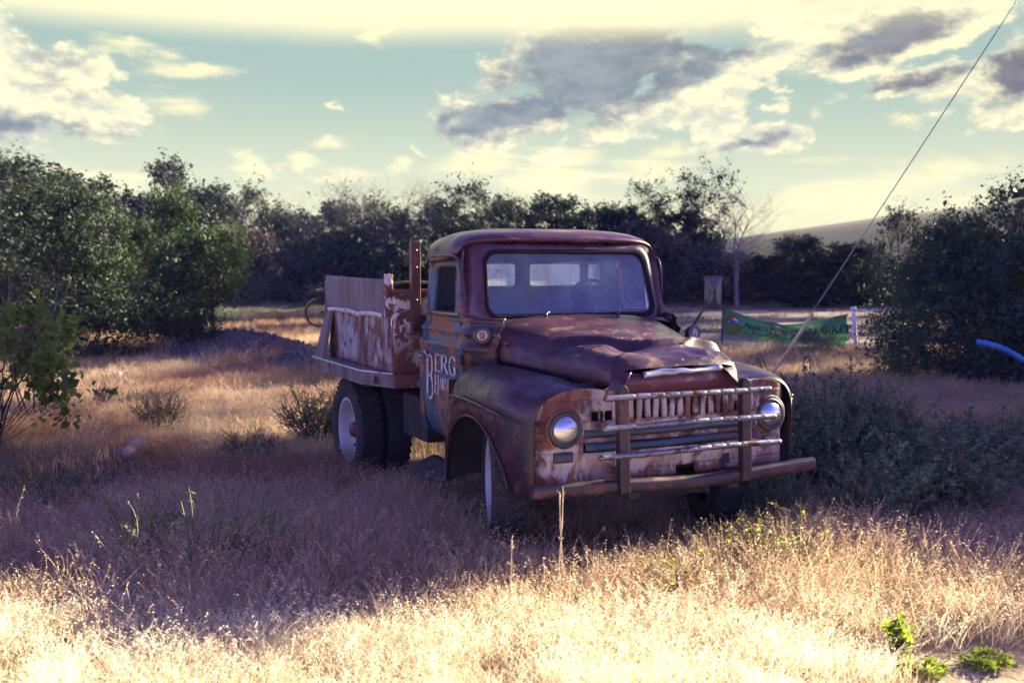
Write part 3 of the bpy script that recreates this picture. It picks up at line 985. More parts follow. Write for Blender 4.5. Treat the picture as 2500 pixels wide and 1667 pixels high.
# ---- bumper and brush guard
us = np.linspace(-1.012, 1.012, 41)
pts = [(u, -.035 + .03 * (abs(u)) ** 2, .548 - .028 * math.exp(-((u - .1) / .55) ** 2)) for u in us]
g = []
for x, y, z in pts:
    prof = rrect(0, 0, .032, .041, .028, 24)
    g.append([(x, y + a, z + b) for a, b in prof] + [(x, y + prof[0][0], z + prof[0][1])])
g = np.array(g)
g[..., 2] += vnoise(g, 5, 2) * .006
v, f = gridmesh(g)
mb = MB(); mb.add(v, f)
for e in (0, -1):
    c = g[e].mean(0); mb.add(np.vstack([g[e], [c]]), [(j, j + 1, len(g[e])) for j in range(len(g[e]) - 1)])
bp = mb.build('bumper', M['steel'], truck)
for s in (-1, 1):
    MB().box((s * .36, .12, .50), (.07, .32, .09)).build('bumper_bracket', M['dark'], bp, smooth=False)
for u, lean in ((-.443, -.018), (.430, -.020)):
    mb = MB()
    w = .033
    outl = [(-w, .50)] + [(-w, .80)] + [(w * math.cos(a), 1.088 + w * 1.3 * math.sin(a)) for a in np.linspace(math.pi, 0, 11)] + [(w, .80), (w, .50)]
    fr = [(u + a + lean * (b - .5) / .6, -.085, b) for a, b in outl]; bk = [(x, -.030, z) for x, _, z in fr]
    k = len(fr)
    mb.add(fr + bk, [tuple(range(k))] + [tuple(range(2 * k - 1, k - 1, -1))] + [(i, k + i, k + (i + 1) % k, (i + 1) % k) for i in range(k)])
    mb.build('guard_upright', M['steel'], truck, smooth=False, bevel=.006)
for z, a, b in ((1.062, -.605, .570), (.894, -.612, .608), (.731, -.632, .655)):
    pts, rad = [], []
    n = 120
    for i in range(n):
        k = i / (n - 1)
        u = a + (b - a) * k
        pts.append((u, -.108 + .004 * math.sin(u * 9), z + .003 * math.sin(u * 5 + z * 9)))
        r = .0185
        if (i % 10) in (0, 1) and abs(u) < .42: r = .0150
        if abs(u) > .42 and i % 22 == 0: r = .0215
        rad.append(r)
    rad[0] = rad[-1] = .014
    v, f = tube(pts, rad, 12)
    obj('guard_bar', v, f, M['guardpipe'], truck)

# ---- wheels
def wheel(loc, steer, width, rad, outer, rimm=True, flat=0.0, seed=0):
    """outer = -1/+1: which way the dished face looks"""
    w = empty('wheel', loc, steer, truck)
    h = width / 2
    prof = [(rad * .62, -h * .80), (rad * .66, -h * .98), (rad * .80, -h * 1.06), (rad * .90, -h * 1.03), (rad * .965, -h * .90), (rad * .985, -h * .78)]
    prof = prof + [(rad * .995, -h * .4), (rad, 0)]
    prof = prof + [(r, -x) for r, x in prof[-2::-1]]
    mb = MB()
    mb.lathe(prof, 72)
    # tread lugs
    rr = random.Random(seed)
    for i in range(44):
        a = 2 * math.pi * i / 44
        for sd_ in (-1, 1):
            m4 = Matrix.Rotation(a + (.07 if sd_ > 0 else 0), 3, 'X')
            lug = Matrix.Rotation(R(22) * sd_, 3, 'Z')
            c = m4 @ Vector((sd_ * h * .48, 0, rad * 1.0))
            mb.box(c, (h * .86, .034, .020), m4 @ lug)
    ty = mb.build('tyre', M['rubber'], w)
    ty.data.set_sharp_from_angle(angle=R(40))
    o = outer
    mr = Matrix.Scale(o, 4, (1, 0, 0))
    rp = [(rad * .63, h * .86), (rad * .58, h * .88), (rad * .565, h * .76), (rad * .55, h * .40), (rad * .54, -h * .1), (rad * .50, -h * .30), (rad * .30, -h * .15), (rad * .26, -h * .02), (rad * .24, h * .15), (.0001, h * .16)]
    rm = MB().lathe(rp, 48, mr).build('rim', M['rim'] if rimm else M['dark'], w)
    rm.data.set_sharp_from_angle(angle=R(50))
    if rimm:
        for i in range(6):
            a = 2 * math.pi * i / 6
            c = Vector((o * (-h * .18), math.cos(a) * rad * .38, math.sin(a) * rad * .38))
            MB().tube([c, c + Vector((o * .028, 0, 0))], .013, 6).build('wheel_nut', M['rustbar'], rm)
        mb = MB()
        mb.tube([Vector((o * h * .1, 0, 0)), Vector((o * h * .55, 0, 0))], [rad * .17, rad * .13], 20)
        mb.build('hub', M['rustbar'], rm)
        MB().lathe([(rad * .40, -h * .9), (rad * .40, -h * .35), (.0001, -h * .35)], 24, mr).build('brake_drum', M['dark'], w)
    return w


wheel((-.815, .80, .435), R(-19), .20, .452, -1, seed=1)
wheel((.815, .80, .435), R(-19), .20, .452, 1, seed=2)
wheel((-.955, 3.50, .395), 0, .205, .450, -1, seed=3)
wheel((-.705, 3.50, .395), 0, .205, .450, 1, rimm=False, seed=4)
wheel((.955, 3.50, .395), 0, .205, .450, 1, seed=5)
wheel((.705, 3.50, .395), 0, .205, .450, -1, rimm=False, seed=6)

# ---- chassis
mb = MB()
for s in (-1, 1):
    mb.box((s * .40, 2.2, .66), (.07, 4.2, .16))
mb.tube([(-.82, .80, .44), (.82, .80, .44)], .045, 8)
mb.tube([(-.95, 3.5, .43), (.95, 3.5, .43)], .07, 10)
mb.box((0, 3.5, .43), (.34, .36, .36)).box((0, 1.3, .60), (.5, 1.2, .34)).box((.1, .45, .42), (.56, .34, .12))
mb.box((0, 2.6, .78), (1.3, .12, .14)).box((0, 3.4, .80), (1.5, .12, .12)).box((0, 4.0, .80), (1.5, .12, .12))
mb.box((-.62, 2.55, .62), (.30, .55, .34))
mb.build('chassis', M['dark'], truck, smooth=False, bevel=.01)
# bent running board
g = np.array([[(-.80 - .21 * a, y, .405 - .05 * a * math.sin((y - 1.35) * 3) - .05 * a - .10 * (1.95 - y) * a * (y > 1.7)) for a in np.linspace(0, 1, 6)] for y in np.linspace(1.36, 2.05, 14)])
g = g + vnoise(g, 7, 3)[..., None] * .012
v, f = gridmesh(g)
obj('running_board', v, f, M['dark'], truck, solid=.012)

# ---- bed
y0, y1, wd = 2.41, 4.12, 1.0
# headboard (front of the bed)
g = np.array([[(u, y0 + .006 * math.sin(u * 9) + .004 * math.sin(z * 14), z) for z in np.linspace(.985, 1.615, 12)] for u in np.linspace(-.995, .995, 40)])
g[..., 1] += vnoise(g, 5, 5) * .008
v, f = gridmesh(g)
bed = obj('bed_headboard', v, f, M['bed'], truck, solid=.012, off=1)
MB().box((0, y0 - .012, 1.618), (2.0, .05, .030)).build('top_rail', M['rustbar'], bed, bevel=.006)
for s in (-1, 1):
    rr = np.random.RandomState(4 if s < 0 else 8)
    g = np.array([[(s * (wd + .012 * math.sin((y - y0) * 11 + 1) * (1 - ((z - 1.2) / .25) ** 2 * .8)), y, z) for z in np.linspace(.985, 1.445, 16)] for y in np.linspace(y0, y1, 60)])
    g[..., 0] += s * (vnoise(g * [1, 1, .5], 4.5, 2) * .028)
    v, f = gridmesh(g)
    side = obj('bed_side', v, f, M['bedside'], truck, solid=.006)
    # upper side board, two sheets
    for ya, yb in ((2.50, 3.42), (3.43, 4.10)):
        g = np.array([[(s * (wd + .03 + .01 * math.sin(y * 5)), y, z + .012 * math.sin(y * 1.7)) for z in np.linspace(1.435, 1.722, 8)] for y in np.linspace(ya, yb, 24)])
        g[..., 0] += s * vnoise(g, 3, 6) * .012
        v, f = gridmesh(g)
        obj('side_board', v, f, M['grey'], truck, solid=.012)
    MB().box((s * (wd + .012), 2.455, 1.585), (.05, .085, .33)).build('corner_post', M['bed'], truck, bevel=.006)
    # bent ledge strip
    pts = cr([(s * 1.035, 2.50, 1.432), (s * 1.05, 2.75, 1.44), (s * 1.06, 3.0, 1.43), (s * 1.045, 3.12, 1.418), (s * 1.06, 3.3, 1.436), (s * 1.05, 3.7, 1.438), (s * 1.04, 4.05, 1.43)], 50)
    g = np.array([[(p[0] + s * a, p[1], p[2] + b) for a, b in ((-.04, .012), (.012, .014), (.018, .004), (.014, -.020))] for p in pts])
    g = g + vnoise(g, 9, 1)[..., None] * .006
    v, f = gridmesh(g)
    obj('ledge_strip', v, f, M['ledge'], truck, solid=.004)
    # platform with its flared outer rim
    plan = [(.90, 2.405), (.995, 2.405), (1.145, 2.78), (1.155, 4.20), (.90, 4.20)]
    mb = MB()
    k = len(plan)
    zt, zb = .980, .872
    tp = [(s * a, b, zt) for a, b in plan]; bt = [(s * (a - .012), b, zb) for a, b in plan]
    mb.add(tp + bt, [tuple(range(k)), tuple(range(2 * k - 1, k - 1, -1))] + [(i, (i + 1) % k, k + (i + 1) % k, k + i) for i in range(k)])
    pf = mb.build('bed_platform', M['grey'], truck, smooth=False, bevel=.008)
    v, f = tube([(s * .998, 2.40, .984), (s * 1.148, 2.78, .984), (s * 1.158, 4.20, .984)], .008, 6)
    obj('rim_edge', v, f, M['ledge'], pf)
    MB().lathe([(.0001, .006), (.028, .005), (.034, .0), (.034, -.008)], 16, Matrix.Translation((s * 1.085, 2.60, .925)) @ Matrix.Rotation(R(-22) if s < 0 else R(22), 4, 'Z') @ Matrix.Scale(s, 4, (1, 0, 0)) @ Matrix.Scale(2.0, 4, (0, 1, 0))).build('reflector', M['redlamp'], pf)
    # slanted tail plate
    q = [(s * 1.15, 4.19, .985), (s * 1.15, 3.93, .985), (s * 1.03, 4.0, 1.44), (s * 1.03, 4.16, 1.44)]
    obj('tail_plate', q, [(0, 1, 2, 3)], M['grey'], truck, solid=.03, smooth=False)
    MB().box((s * 1.02, 4.155, 1.52), (.05, .07, .34)).build('tail_post', M['rustbar'], truck, bevel=.008)
MB().box((0, 2.40, .925), (1.98, .05, .105)).build('front_sill', M['bed'], truck, bevel=.006)
g = np.array([[(u, y, .99) for y in (y0, y1)] for u in (-1.0, 1.0)])
v, f = gridmesh(g); obj('bed_floor', v, f, M['dark'], truck, solid=.03)
g = np.array([[(u, y1, z) for z in (.99, 1.40)] for u in np.linspace(-1, 1, 10)])
v, f = gridmesh(g); obj('tailgate', v, f, M['bedside'], truck, solid=.02)
aa = np.linspace(0, 2 * math.pi, 33)
g = np.array([[(-1.10 + .122 * k * math.cos(a), 4.22 + dy, 1.385 + .128 * k * math.sin(a)) for dy, k in ((-.022, 1), (.022, 1), (.022, .90), (-.022, .90), (-.022, 1))] for a in aa])
v, f = gridmesh(g)
obj('chain_ring', v, f, M['steel'], truck)
# stake standing against the headboard
for u in (-.822, .822):
    mb = MB()
    for bx, by, sx, sy in ((0, -.055, .074, .010), (-.032, -.03, .010, .05), (.032, -.03, .010, .05)):
        mb.box((u + bx, y0 + by, 1.655), (sx, sy, .69))
    sk = mb.build('headboard_stake', M['rustbar'] if u < 0 else M['bed'], truck, smooth=False, bevel=.004)
    MB().box((u, y0 - .062, 1.36), (.085, .02, .085)).build('stake_pocket', M['blackmetal'], sk, bevel=.006, smooth=False)
    for z in (1.93, 1.80, 1.55):
        MB().tube([(u, y0 - .056, z), (u, y0 - .068, z)], .010, 8).build('bolt', M['rustbar'], sk)
mb = MB(); mb.tube(cr([(-.97, 2.50, 1.655), (-.85, 2.50, 1.668), (-.70, 2.50, 1.665), (-.56, 2.50, 1.66)], 20), .030, 8)
mb.tube(cr([(-.97, 2.55, 1.63), (-.75, 2.56, 1.64), (-.56, 2.55, 1.63)], 20), .034, 8)
mb.build('tarp_roll', M['seal'], truck)

# ---- cowl lamps and mirror
for s, c in ((-1, (-.815, 1.12, 1.352)), (1, (.83, 1.06, 1.325))):
    mt = Matrix.Translation(c) @ Matrix.Rotation(R(-90 + (-14 if s < 0 else 12)), 4, 'Z')
    tl = MB().lathe([(.0001, -.06), (.03, -.055), (.056, -.03), (.066, .0), (.064, .012), (.050, .016), (.030, .013)], 24, mt).build('turn_signal', M['blackmetal'], truck)
    MB().lathe([(.034, .014), (.027, .019), (.022, .012)], 24, mt).build('ring', M['chrome'], tl)
    MB().lathe([(.023, .012), (.014, .018), (.0001, .021)], 20, mt).build('lens', M['amber'] if s < 0 else M['chrome'], tl)
mb = MB(); mb.lathe([(.0001, .012), (.016, .010), (.018, 0)], 12, Matrix.Translation((-.70, .985, 1.30)) @ Matrix.Rotation(R(-110), 4, 'Z')); mb.build('cowl_button', M['rustbar'], truck)
mir = empty('mirror', (0, 0, 0), 0, truck)
mc = Vector((1.105, 1.20, 1.615))
mrot = Matrix.Rotation(R(-22), 3, 'Z')
v, f = tube(cr([(.86, 1.22, 1.27), (.93, 1.21, 1.36), (1.03, 1.205, 1.50), (1.10, 1.20, 1.60)], 16), [.012] * 9 + [.009] * 7, 8)
obj('mirror_arm', v, f, M['blackmetal'], mir)
mb = MB()
l = [rrect(0, 0, a, b, .02, 32) for a, b in ((.064, .122), (.064, .122), (.054, .108), (.014, .018))]
Ls = [np.array([mc + mrot @ Vector((x, yy, z)) for x, z in q]) for q, yy in zip(l, (.022, .004, -.004, -.045))]
v, f = bridge(Ls); mb.add(v, f)
mb.add(Ls[-1], [tuple(range(32))])
mb.build('mirror_head', M['galvgrey'], mir, solid=.002)
ql = rrect(0, 0, .062, .120, .025, 32)
obj('mirror_rim', *tube([mc + mrot @ Vector((x, .004, z)) for x, z in list(ql) + [tuple(ql[0])]], .006, 6, False), M['blackmetal'], mir)
obj('mirror_glass', [mc + mrot @ Vector((x, .020, z)) for x, z in ql], [tuple(range(31, -1, -1))], M['chrome'], mir, smooth=False)

# ---- lettering, drawn as strokes: thick uprights, thin cross strokes, serifs
GL = {
    'A': (.80, [(.0, 0, .38, 1, .09), (.38, 1, .78, 0, .15), (.16, .36, .62, .36, .06)], [(0, 0), (.78, 0)]),
    'B': (.66, [(.10, 0, .10, 1, .15)], [(.10, 0), (.10, 1)], [[(.1, .97), (.40, .97), (.54, .86), (.54, .66), (.40, .54), (.1, .54)], [(.3, .54), (.52, .48), (.62, .30), (.56, .10), (.38, .03), (.1, .03)]]),
    'E': (.60, [(.10, 0, .10, 1, .15), (.1, .97, .52, .97, .07), (.1, .52, .42, .52, .06), (.1, .03, .56, .03, .07)], [(.10, 0), (.10, 1)]),
    'F': (.56, [(.10, 0, .10, 1, .15), (.1, .97, .52, .97, .07), (.1, .52, .42, .52, .06)], [(.10, 0), (.10, 1)]),
    'G': (.74, [(.62, .42, .62, .05, .13), (.44, .42, .70, .42, .05)], [], [[(.66, .80), (.56, .95), (.38, 1), (.18, .88), (.08, .5), (.18, .12), (.38, 0), (.62, .08)]]),
    'H': (.76, [(.10, 0, .10, 1, .15), (.62, 0, .62, 1, .15), (.1, .52, .62, .52, .06)], [(.10, 0), (.10, 1), (.62, 0), (.62, 1)]),
    'I': (.30, [(.14, 0, .14, 1, .15)], [(.14, 0), (.14, 1)]),
    'K': (.74, [(.10, 0, .10, 1, .15), (.12, .42, .60, 1, .07), (.30, .60, .68, 0, .15)], [(.10, 0), (.10, 1), (.66, 0)]),
    'L': (.56, [(.10, 0, .10, 1, .15), (.1, .03, .54, .03, .07)], [(.10, 0), (.10, 1)]),
    'M': (.94, [(.10, 0, .10, 1, .08), (.10, 1, .45, .05, .15), (.45, .05, .80, 1, .07), (.80, 0, .80, 1, .15)], [(.10, 0), (.10, 1), (.80, 0), (.80, 1)]),
    'N': (.80, [(.10, 0, .10, 1, .08), (.10, 1, .64, 0, .15), (.64, 0, .64, 1, .08)], [(.10, 0), (.10, 1), (.64, 1)]),
    'O': (.84, [], [], [[(.40, 1), (.16, .88), (.07, .5), (.16, .12), (.40, 0), (.64, .12), (.73, .5), (.64, .88), (.40, 1)]]),
    'P': (.62, [(.10, 0, .10, 1, .15)], [(.10, 0), (.10, 1)], [[(.1, .97), (.40, .97), (.56, .84), (.56, .62), (.40, .48), (.1, .48)]]),
    'R': (.74, [(.10, 0, .10, 1, .15), (.32, .5, .68, 0, .14)], [(.10, 0), (.10, 1), (.66, 0)], [[(.1, .97), (.40, .97), (.54, .85), (.54, .64), (.40, .50), (.1, .50)]]),
    'S': (.60, [], [], [[(.50, .82), (.40, .97), (.22, .98), (.09, .84), (.12, .64), (.42, .42), (.50, .22), (.40, .04), (.2, .02), (.07, .18)]]),
    'T': (.70, [(.34, 0, .34, 1, .15), (.04, .97, .64, .97, .07)], [(.34, 0)]),
    'U': (.76, [], [(.10, 1), (.62, 1)], [[(.10, 1), (.10, .3), (.2, .06), (.38, 0), (.54, .06), (.62, .3), (.62, 1)]]),
    'V': (.78, [(.04, 1, .38, 0, .15), (.38, 0, .72, 1, .08)], [(.04, 1), (.72, 1)]),
    'W': (1.05, [(.04, 1, .28, 0, .14), (.28, 0, .50, .9, .07), (.50, .9, .74, 0, .14), (.74, 0, .98, 1, .07)], [(.04, 1), (.98, 1)]),
    'Y': (.74, [(.04, 1, .36, .48, .14), (.36, .48, .68, 1, .08), (.36, 0, .36, .48, .14)], [(.36, 0), (.04, 1), (.68, 1)]),
    '2': (.60, [(.06, .04, .54, .04, .10)], [], [[(.08, .76), (.18, .95), (.36, .98), (.50, .80), (.44, .55), (.08, .06)]]),
    '9': (.60, [], [], [[(.50, .70), (.40, .48), (.20, .48), (.08, .70), (.2, .95), (.40, .96), (.52, .70), (.46, .30), (.16, .02)]]),
    '-': (.40, [(.06, .42, .34, .42, .10)], []),
    ':': (.22, [(.10, .12, .10, .22, .12), (.10, .62, .10, .72, .12)], []),
    ' ': (.36, [], []),
}


def glyph_strips(ch):
    d = GL[ch]
    out = []
    for x0, y0_, x1, y1_, th in d[1]:
        out.append(([(x0, y0_), (x1, y1_)], th))
    for x, y in d[2]:
        out.append(([(x - .13, y + (.02 if y < .5 else -.02)), (x + .13, y + (.02 if y < .5 else -.02))], .04))
    for pl in (d[3] if len(d) > 3 else []):
        q = cr([(a, b, 0) for a, b in pl], 22)[:, :2]
        out.append(([tuple(r) for r in q], .11))
    return d[0], out


def text_mesh(name, runs, mapper, m, parent, bold=1.0):
    """runs = (text, x, y, size, x-stretch); mapper(x, y, k) -> point, k in 0/1 = front/back"""
    mb = MB()
    for txt, x, y, size, xs in runs:
        for ch in txt:
            w, strips = glyph_strips(ch)
            for pl, th in strips:
                pl = np.array(pl)
                if len(pl) == 2:
                    pl = np.linspace(pl[0], pl[1], 5)
                dr = np.gradient(pl, axis=0)
                dr /= np.linalg.norm(dr, axis=1)[:, None] + 1e-9
                nr = np.stack([-dr[:, 1], dr[:, 0]], -1) * th * bold / 2
                # pen angle: thin where a curve runs sideways
                if len(pl) > 5:
                    nr = nr * (.45 + .55 * np.abs(dr[:, 1]))[:, None]
                a, b = pl + nr, pl - nr
                fr = [mapper(x + q[0] * size * xs, y + q[1] * size, 0) for q in a] + [mapper(x + q[0] * size * xs, y + q[1] * size, 0) for q in b]
                k = len(pl)
                mb.add(fr, [(i, i + 1, k + i + 1, k + i) for i in range(k - 1)])
            x += (w + .06) * size * xs
    return mb.build(name, m, parent, smooth=False)


def door_map(x, y, k):
    return (-.8875 - .002 * (y < 1.0), 1.955 - x, y)


text_mesh('lettering', [('B', -.01, .845, .325, .62), ('ERG', .155, 1.06, .125, 1.45), ('H', .155, .90, .135, .80), ('ARVEST', .245, .94, .080, .80)], door_map, M['letter'], door_l, 1.15)


# ------------------------------------------------------------------ terrain
def terrain(x, y):
    x = np.asarray(x, float); y = np.asarray(y, float)
    P = np.stack([x, y, np.zeros_like(x)], -1)
    near = np.clip((np.hypot((x - .3) / 2.6, (y - 7.8) / 3.4) - .75) / .8, 0, 1)
    h = vnoise(P, .45, 1, 3) * .07 * near * np.clip(1 - (y - 25) / 40, .2, 1)
    h = h + .62 * np.exp(-(((x + 5.2) / 1.7) ** 2 + ((y - 19.2) / .9) ** 2)) + .42 * np.exp(-(((x + 3.3) / 1.4) ** 2 + ((y - 17.4) / .8) ** 2))
    h = h + .30 * np.exp(-(((x + 8.6) / 2.5) ** 2 + ((y - 21) / 1.6) ** 2))
    h = h - .55 * np.exp(-(((x + 4.0) / .9) ** 2 + ((y - 8.5) / .75) ** 2)) + .14 * np.exp(-(((x + 4.2) / 1.3) ** 2 + ((y - 9.4) / .5) ** 2))
    h = h - .03 * np.exp(-(((x - 2.3) / .6) ** 2 + ((y - 4.4) / .5) ** 2))
    return h


def H(x, y):
    return float(terrain(np.array([x]), np.array([y]))[0])


def at(px, dist):
    """world x for a picture column at a distance along the view"""
    return (px - 1250) / FPX * dist


def mat_soil():
    m, t = new_mat('dry_soil')
    co = t.n('ShaderNodeTexCoord', out='Object')
    sx = t.n('ShaderNodeSeparateXYZ', {0: co}, out=None)
    X, Y = sx.outputs[0], sx.outputs[1]
    n1 = t.noise(co, .55, 6, .6); n2 = t.noise(co, 3.5, 7, .65); n3 = t.noise(co, 26, 6, .7)
    c = t.mix(t.ramp(n1, .38, .62), (.19, .125, .088), (.26, .18, .12))
    c = t.mix(t.ramp(n2, .45, .68), c, (.155, .082, .055))
    # gravelly dark mounds
    def spot(x, y, rx, ry):
        a = t.math('MULTIPLY', t.math('SUBTRACT', X, x), 1 / rx); b = t.math('MULTIPLY', t.math('SUBTRACT', Y, y), 1 / ry)
        d = t.math('SQRT', t.math('ADD', t.math('MULTIPLY', a, a), t.math('MULTIPLY', b, b)))
        return t.ramp(t.math('ADD', d, t.math('MULTIPLY', t.math('SUBTRACT', n2, .5), 1.1)), .75, 1.1, 1, 0)
    dark = t.math('MAXIMUM', t.math('MAXIMUM', spot(-5.0, 19.0, 2.0, 1.1), spot(-3.2, 17.2, 1.7, .8)), spot(-3.95, 8.5, 1.0, .85))
    c = t.mix(dark, c, t.mix(n3, (.05, .042, .045), (.13, .11, .105)))
    c = t.mix(spot(2.25, 4.42, .75, .55), c, t.mix(n3, (.26, .18, .13), (.42, .32, .24)))
    lit_soil = t.ramp(t.math('ADD', Y, t.math('MULTIPLY', t.math('SUBTRACT', n1, .5), 1.2)), 4.3, 5.1, 1, 0)  # soil nearest the camera coloured pale as if in full sun
    c = t.mix(lit_soil, c, t.mix(n3, (.36, .27, .18), (.50, .40, .28)))
    # the field: bare grey earth to the right, green strip to the left, straw edge under the trees
    far = t.ramp(t.math('ADD', Y, t.math('MULTIPLY', t.math('SUBTRACT', n1, .5), 5)), 21, 24)
    field = t.mix(t.ramp(n2, .4, .65), (.16, .130, .118), (.21, .172, .15))
    grn = t.math('MULTIPLY', t.ramp(t.math('ADD', X, t.math('MULTIPLY', n1, 8)), 0, 5, 1, 0), t.math('MULTIPLY', t.ramp(Y, 27, 33), t.ramp(Y, 43, 47, 1, 0)))
    field = t.mix(t.math('MULTIPLY', grn, t.ramp(n2, .3, .6, .4, 1)), field, (.075, .090, .060))
    stw = t.ramp(t.math('ADD', Y, t.math('MULTIPLY', t.math('SUBTRACT', n1, .5), 4)), 45, 47.5)
    field = t.mix(stw, field, (.30, .23, .15))
    fr = t.math('MULTIPLY', far, t.ramp(X, 1.0, 3.0))
    fl = t.math('MULTIPLY', t.ramp(Y, 28, 32), t.ramp(X, 1.0, 3.0, 1, 0))
    c = t.mix(t.math('MAXIMUM', fr, fl), c, field)
    c = t.mix(t.ramp(n3, .35, .75, 0, .45), c, (.10, .065, .045))
    b = t.n('ShaderNodeBump', {'Strength': .8, 'Distance': .05, 'Height': t.math('ADD', n3, t.math('MULTIPLY', n2, 1.5))})
    finish(t, t.n('ShaderNodeBsdfPrincipled', {'Base Color': c, 'Roughness': .95, 'Specular IOR Level': .15, 'Normal': b}))
    return m


def axis(lo, hi, dlo, dhi, step):
    c = list(np.arange(dlo, dhi + 1e-6, step))
    s = step; v = dlo
    while v > lo:
        s *= 1.35; v -= s; c.insert(0, max(v, lo))
    s = step; v = dhi
    while v < hi:
        s *= 1.35; v += s; c.append(min(v, hi))
    return np.array(c)


gx = axis(-2500, 2500, -14, 14, .22); gy = axis(-400, 4500, 1.5, 27, .22)
XX, YY = np.meshgrid(gx, gy, indexing='ij')
v, f = gridmesh(np.stack([XX, YY, terrain(XX, YY)], -1))
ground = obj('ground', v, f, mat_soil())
tag(ground, kind='structure')

# far hill on the right
HS = .34                          # the hill is close and low rather than far and high
hx = np.linspace(-20, 620, 120); hy = np.linspace(330, 620, 40)
XX, YY = np.meshgrid(hx, hy, indexing='ij')
prof = np.interp(XX, [-20, 60, 90, 130, 170, 210, 300, 450, 620], [-2, 6, 15.0, 20.5, 26, 30.5, 38, 46, 50])
up = np.clip((YY - 330) / 90, 0, 1)
hz = prof * (up * up * (3 - 2 * up)) - 1 + vnoise(np.stack([XX, YY, 0 * XX], -1), .02, 2) * 1.4 * up
v, f = gridmesh(np.stack([XX * HS, YY * HS, CAM_H + (hz - CAM_H) * HS - .2], -1))
hm, t = new_mat('hill_scrub')
co = t.n('ShaderNodeTexCoord', out='Object')
c = t.mix(t.ramp(t.noise(t.xform(co, scale=(1, .5, 1)), .30, 8, .75), .46, .56), (.008, .007, .009), (.002, .0025, .0035))
finish(t, t.n('ShaderNodeBsdfPrincipled', {'Base Color': c, 'Roughness': .95, 'Specular IOR Level': .1}))
tag(obj('hill', v, f, hm), kind='structure')

# ------------------------------------------------------------------ plants
LEAF = {
    'dark': mat_leaf('leaf_dark', (.015, .022, .022), (.032, .044, .030)),
    'elm': mat_leaf('leaf_elm', (.018, .028, .024), (.038, .056, .032)),
    'bright': mat_leaf('leaf_bright', (.022, .042, .022), (.046, .074, .032), .28),
    'maple': mat_leaf('leaf_maple', (.070, .105, .030), (.135, .175, .040), .35),
    'dusty': mat_leaf('leaf_dusty', (.060, .046, .054), (.095, .080, .078), .2),
    'bluegreen': mat_leaf('leaf_bluegreen', (.024, .042, .042), (.052, .078, .060)),
    'alfalfa': mat_leaf('leaf_alfalfa', (.066, .108, .080), (.145, .20, .128)),
    'sage': mat_leaf('leaf_sage', (.095, .105, .080), (.150, .160, .110)),
    'lime': mat_leaf('leaf_lime', (.13, .19, .035), (.21, .27, .05), .45),
    'weed': mat_leaf('leaf_weed', (.10, .135, .060), (.17, .21, .085)),
}
M['bark'] = mat_plain('bark', (.038, .031, .031), .95, .4, 6, .15)
M['greybark'] = mat_plain('grey_bark', (.095, .078, .078), .95, .35, 6, .15)
M['palebark'] = mat_plain('pale_bark', (.24, .19, .17), .95, .35, 6, .15)
M['twig'] = mat_plain('dead_twig', (.16, .105, .095), .95, .35, 12, .15)
M['stem'] = mat_plain('plant_stem', (.12, .10, .06), .9, .3, 12, .15)
M['straw'] = mat_plain('dry_straw', (.42, .32, .20), .9, .25, 20, .2)
M['flower'] = mat_plain('yellow_flower', (.50, .35, .03), .7, .2, 20, .2, trans=.3, bump=0)


def batch_tubes(lines, n=4):
    """lines: list of (k,3) paths with (k,) radii, all same k -> one mesh"""
    P = np.array([l[0] for l in lines], float); Rr = np.array([l[1] for l in lines], float)
    L, k = Rr.shape
    d = np.gradient(P, axis=1)
    d /= np.linalg.norm(d, axis=2, keepdims=True) + 1e-9
    ref = np.where(np.abs(d[..., 2:3]) < .9, [[[0, 0, 1.]]], [[[1., 0, 0]]])
    ref = np.broadcast_to(ref[:, :1], d.shape)
    a = np.cross(d, ref); a /= np.linalg.norm(a, axis=2, keepdims=True) + 1e-9
    b = np.cross(d, a)
    th = np.arange(n) * 2 * math.pi / n
    V = P[:, :, None] + (a[:, :, None] * np.cos(th)[None, None, :, None] + b[:, :, None] * np.sin(th)[None, None, :, None]) * Rr[:, :, None, None]
    ix = np.arange(L * k * n).reshape(L, k, n)
    f = np.stack([ix[:, :-1], np.roll(ix[:, :-1], -1, 2), np.roll(ix[:, 1:], -1, 2), ix[:, 1:]], -1).reshape(-1, 4)
    return V.reshape(-1, 3), f


def leaves(C, size, rs, aspect=.5, up=.5, outd=None, droop=0.0):
    n = len(C)
    nr = rs.normal(size=(n, 3)) + [0, 0, up]
    nr /= np.linalg.norm(nr, axis=1, keepdims=True)
    t = rs.normal(size=(n, 3)) + [0, 0, -droop]
    if outd is not None: t = t + outd
    t -= nr * (t * nr).sum(1, keepdims=True); t /= np.linalg.norm(t, axis=1, keepdims=True) + 1e-9
    b = np.cross(nr, t)
    s = (size * np.clip(rs.lognormal(-.05, .38, n), .35, 2.2))[:, None]
    w = s * aspect
    fold = nr * s * .08
    V = np.stack([C - t * s * .5, C + b * w * .5 + fold, C + t * s * .5, C - b * w * .5 + fold], 1)
    return V.reshape(-1, 3), np.arange(n * 4).reshape(n, 4)


def leaf_mesh(name, V, F, m, tint):
    me = meshdata(name, V, F, m, smooth=False)
    at_ = me.attributes.new('tint', 'FLOAT', 'POINT')
    at_.data.foreach_set('value', np.repeat(np.clip(tint, 0, 1), 4).astype(np.float32))
    return me


def curve3(a, b, c, k):
    t = np.linspace(0, 1, k)[:, None]
    return (1 - t) ** 2 * a + 2 * t * (1 - t) * b + t * t * c


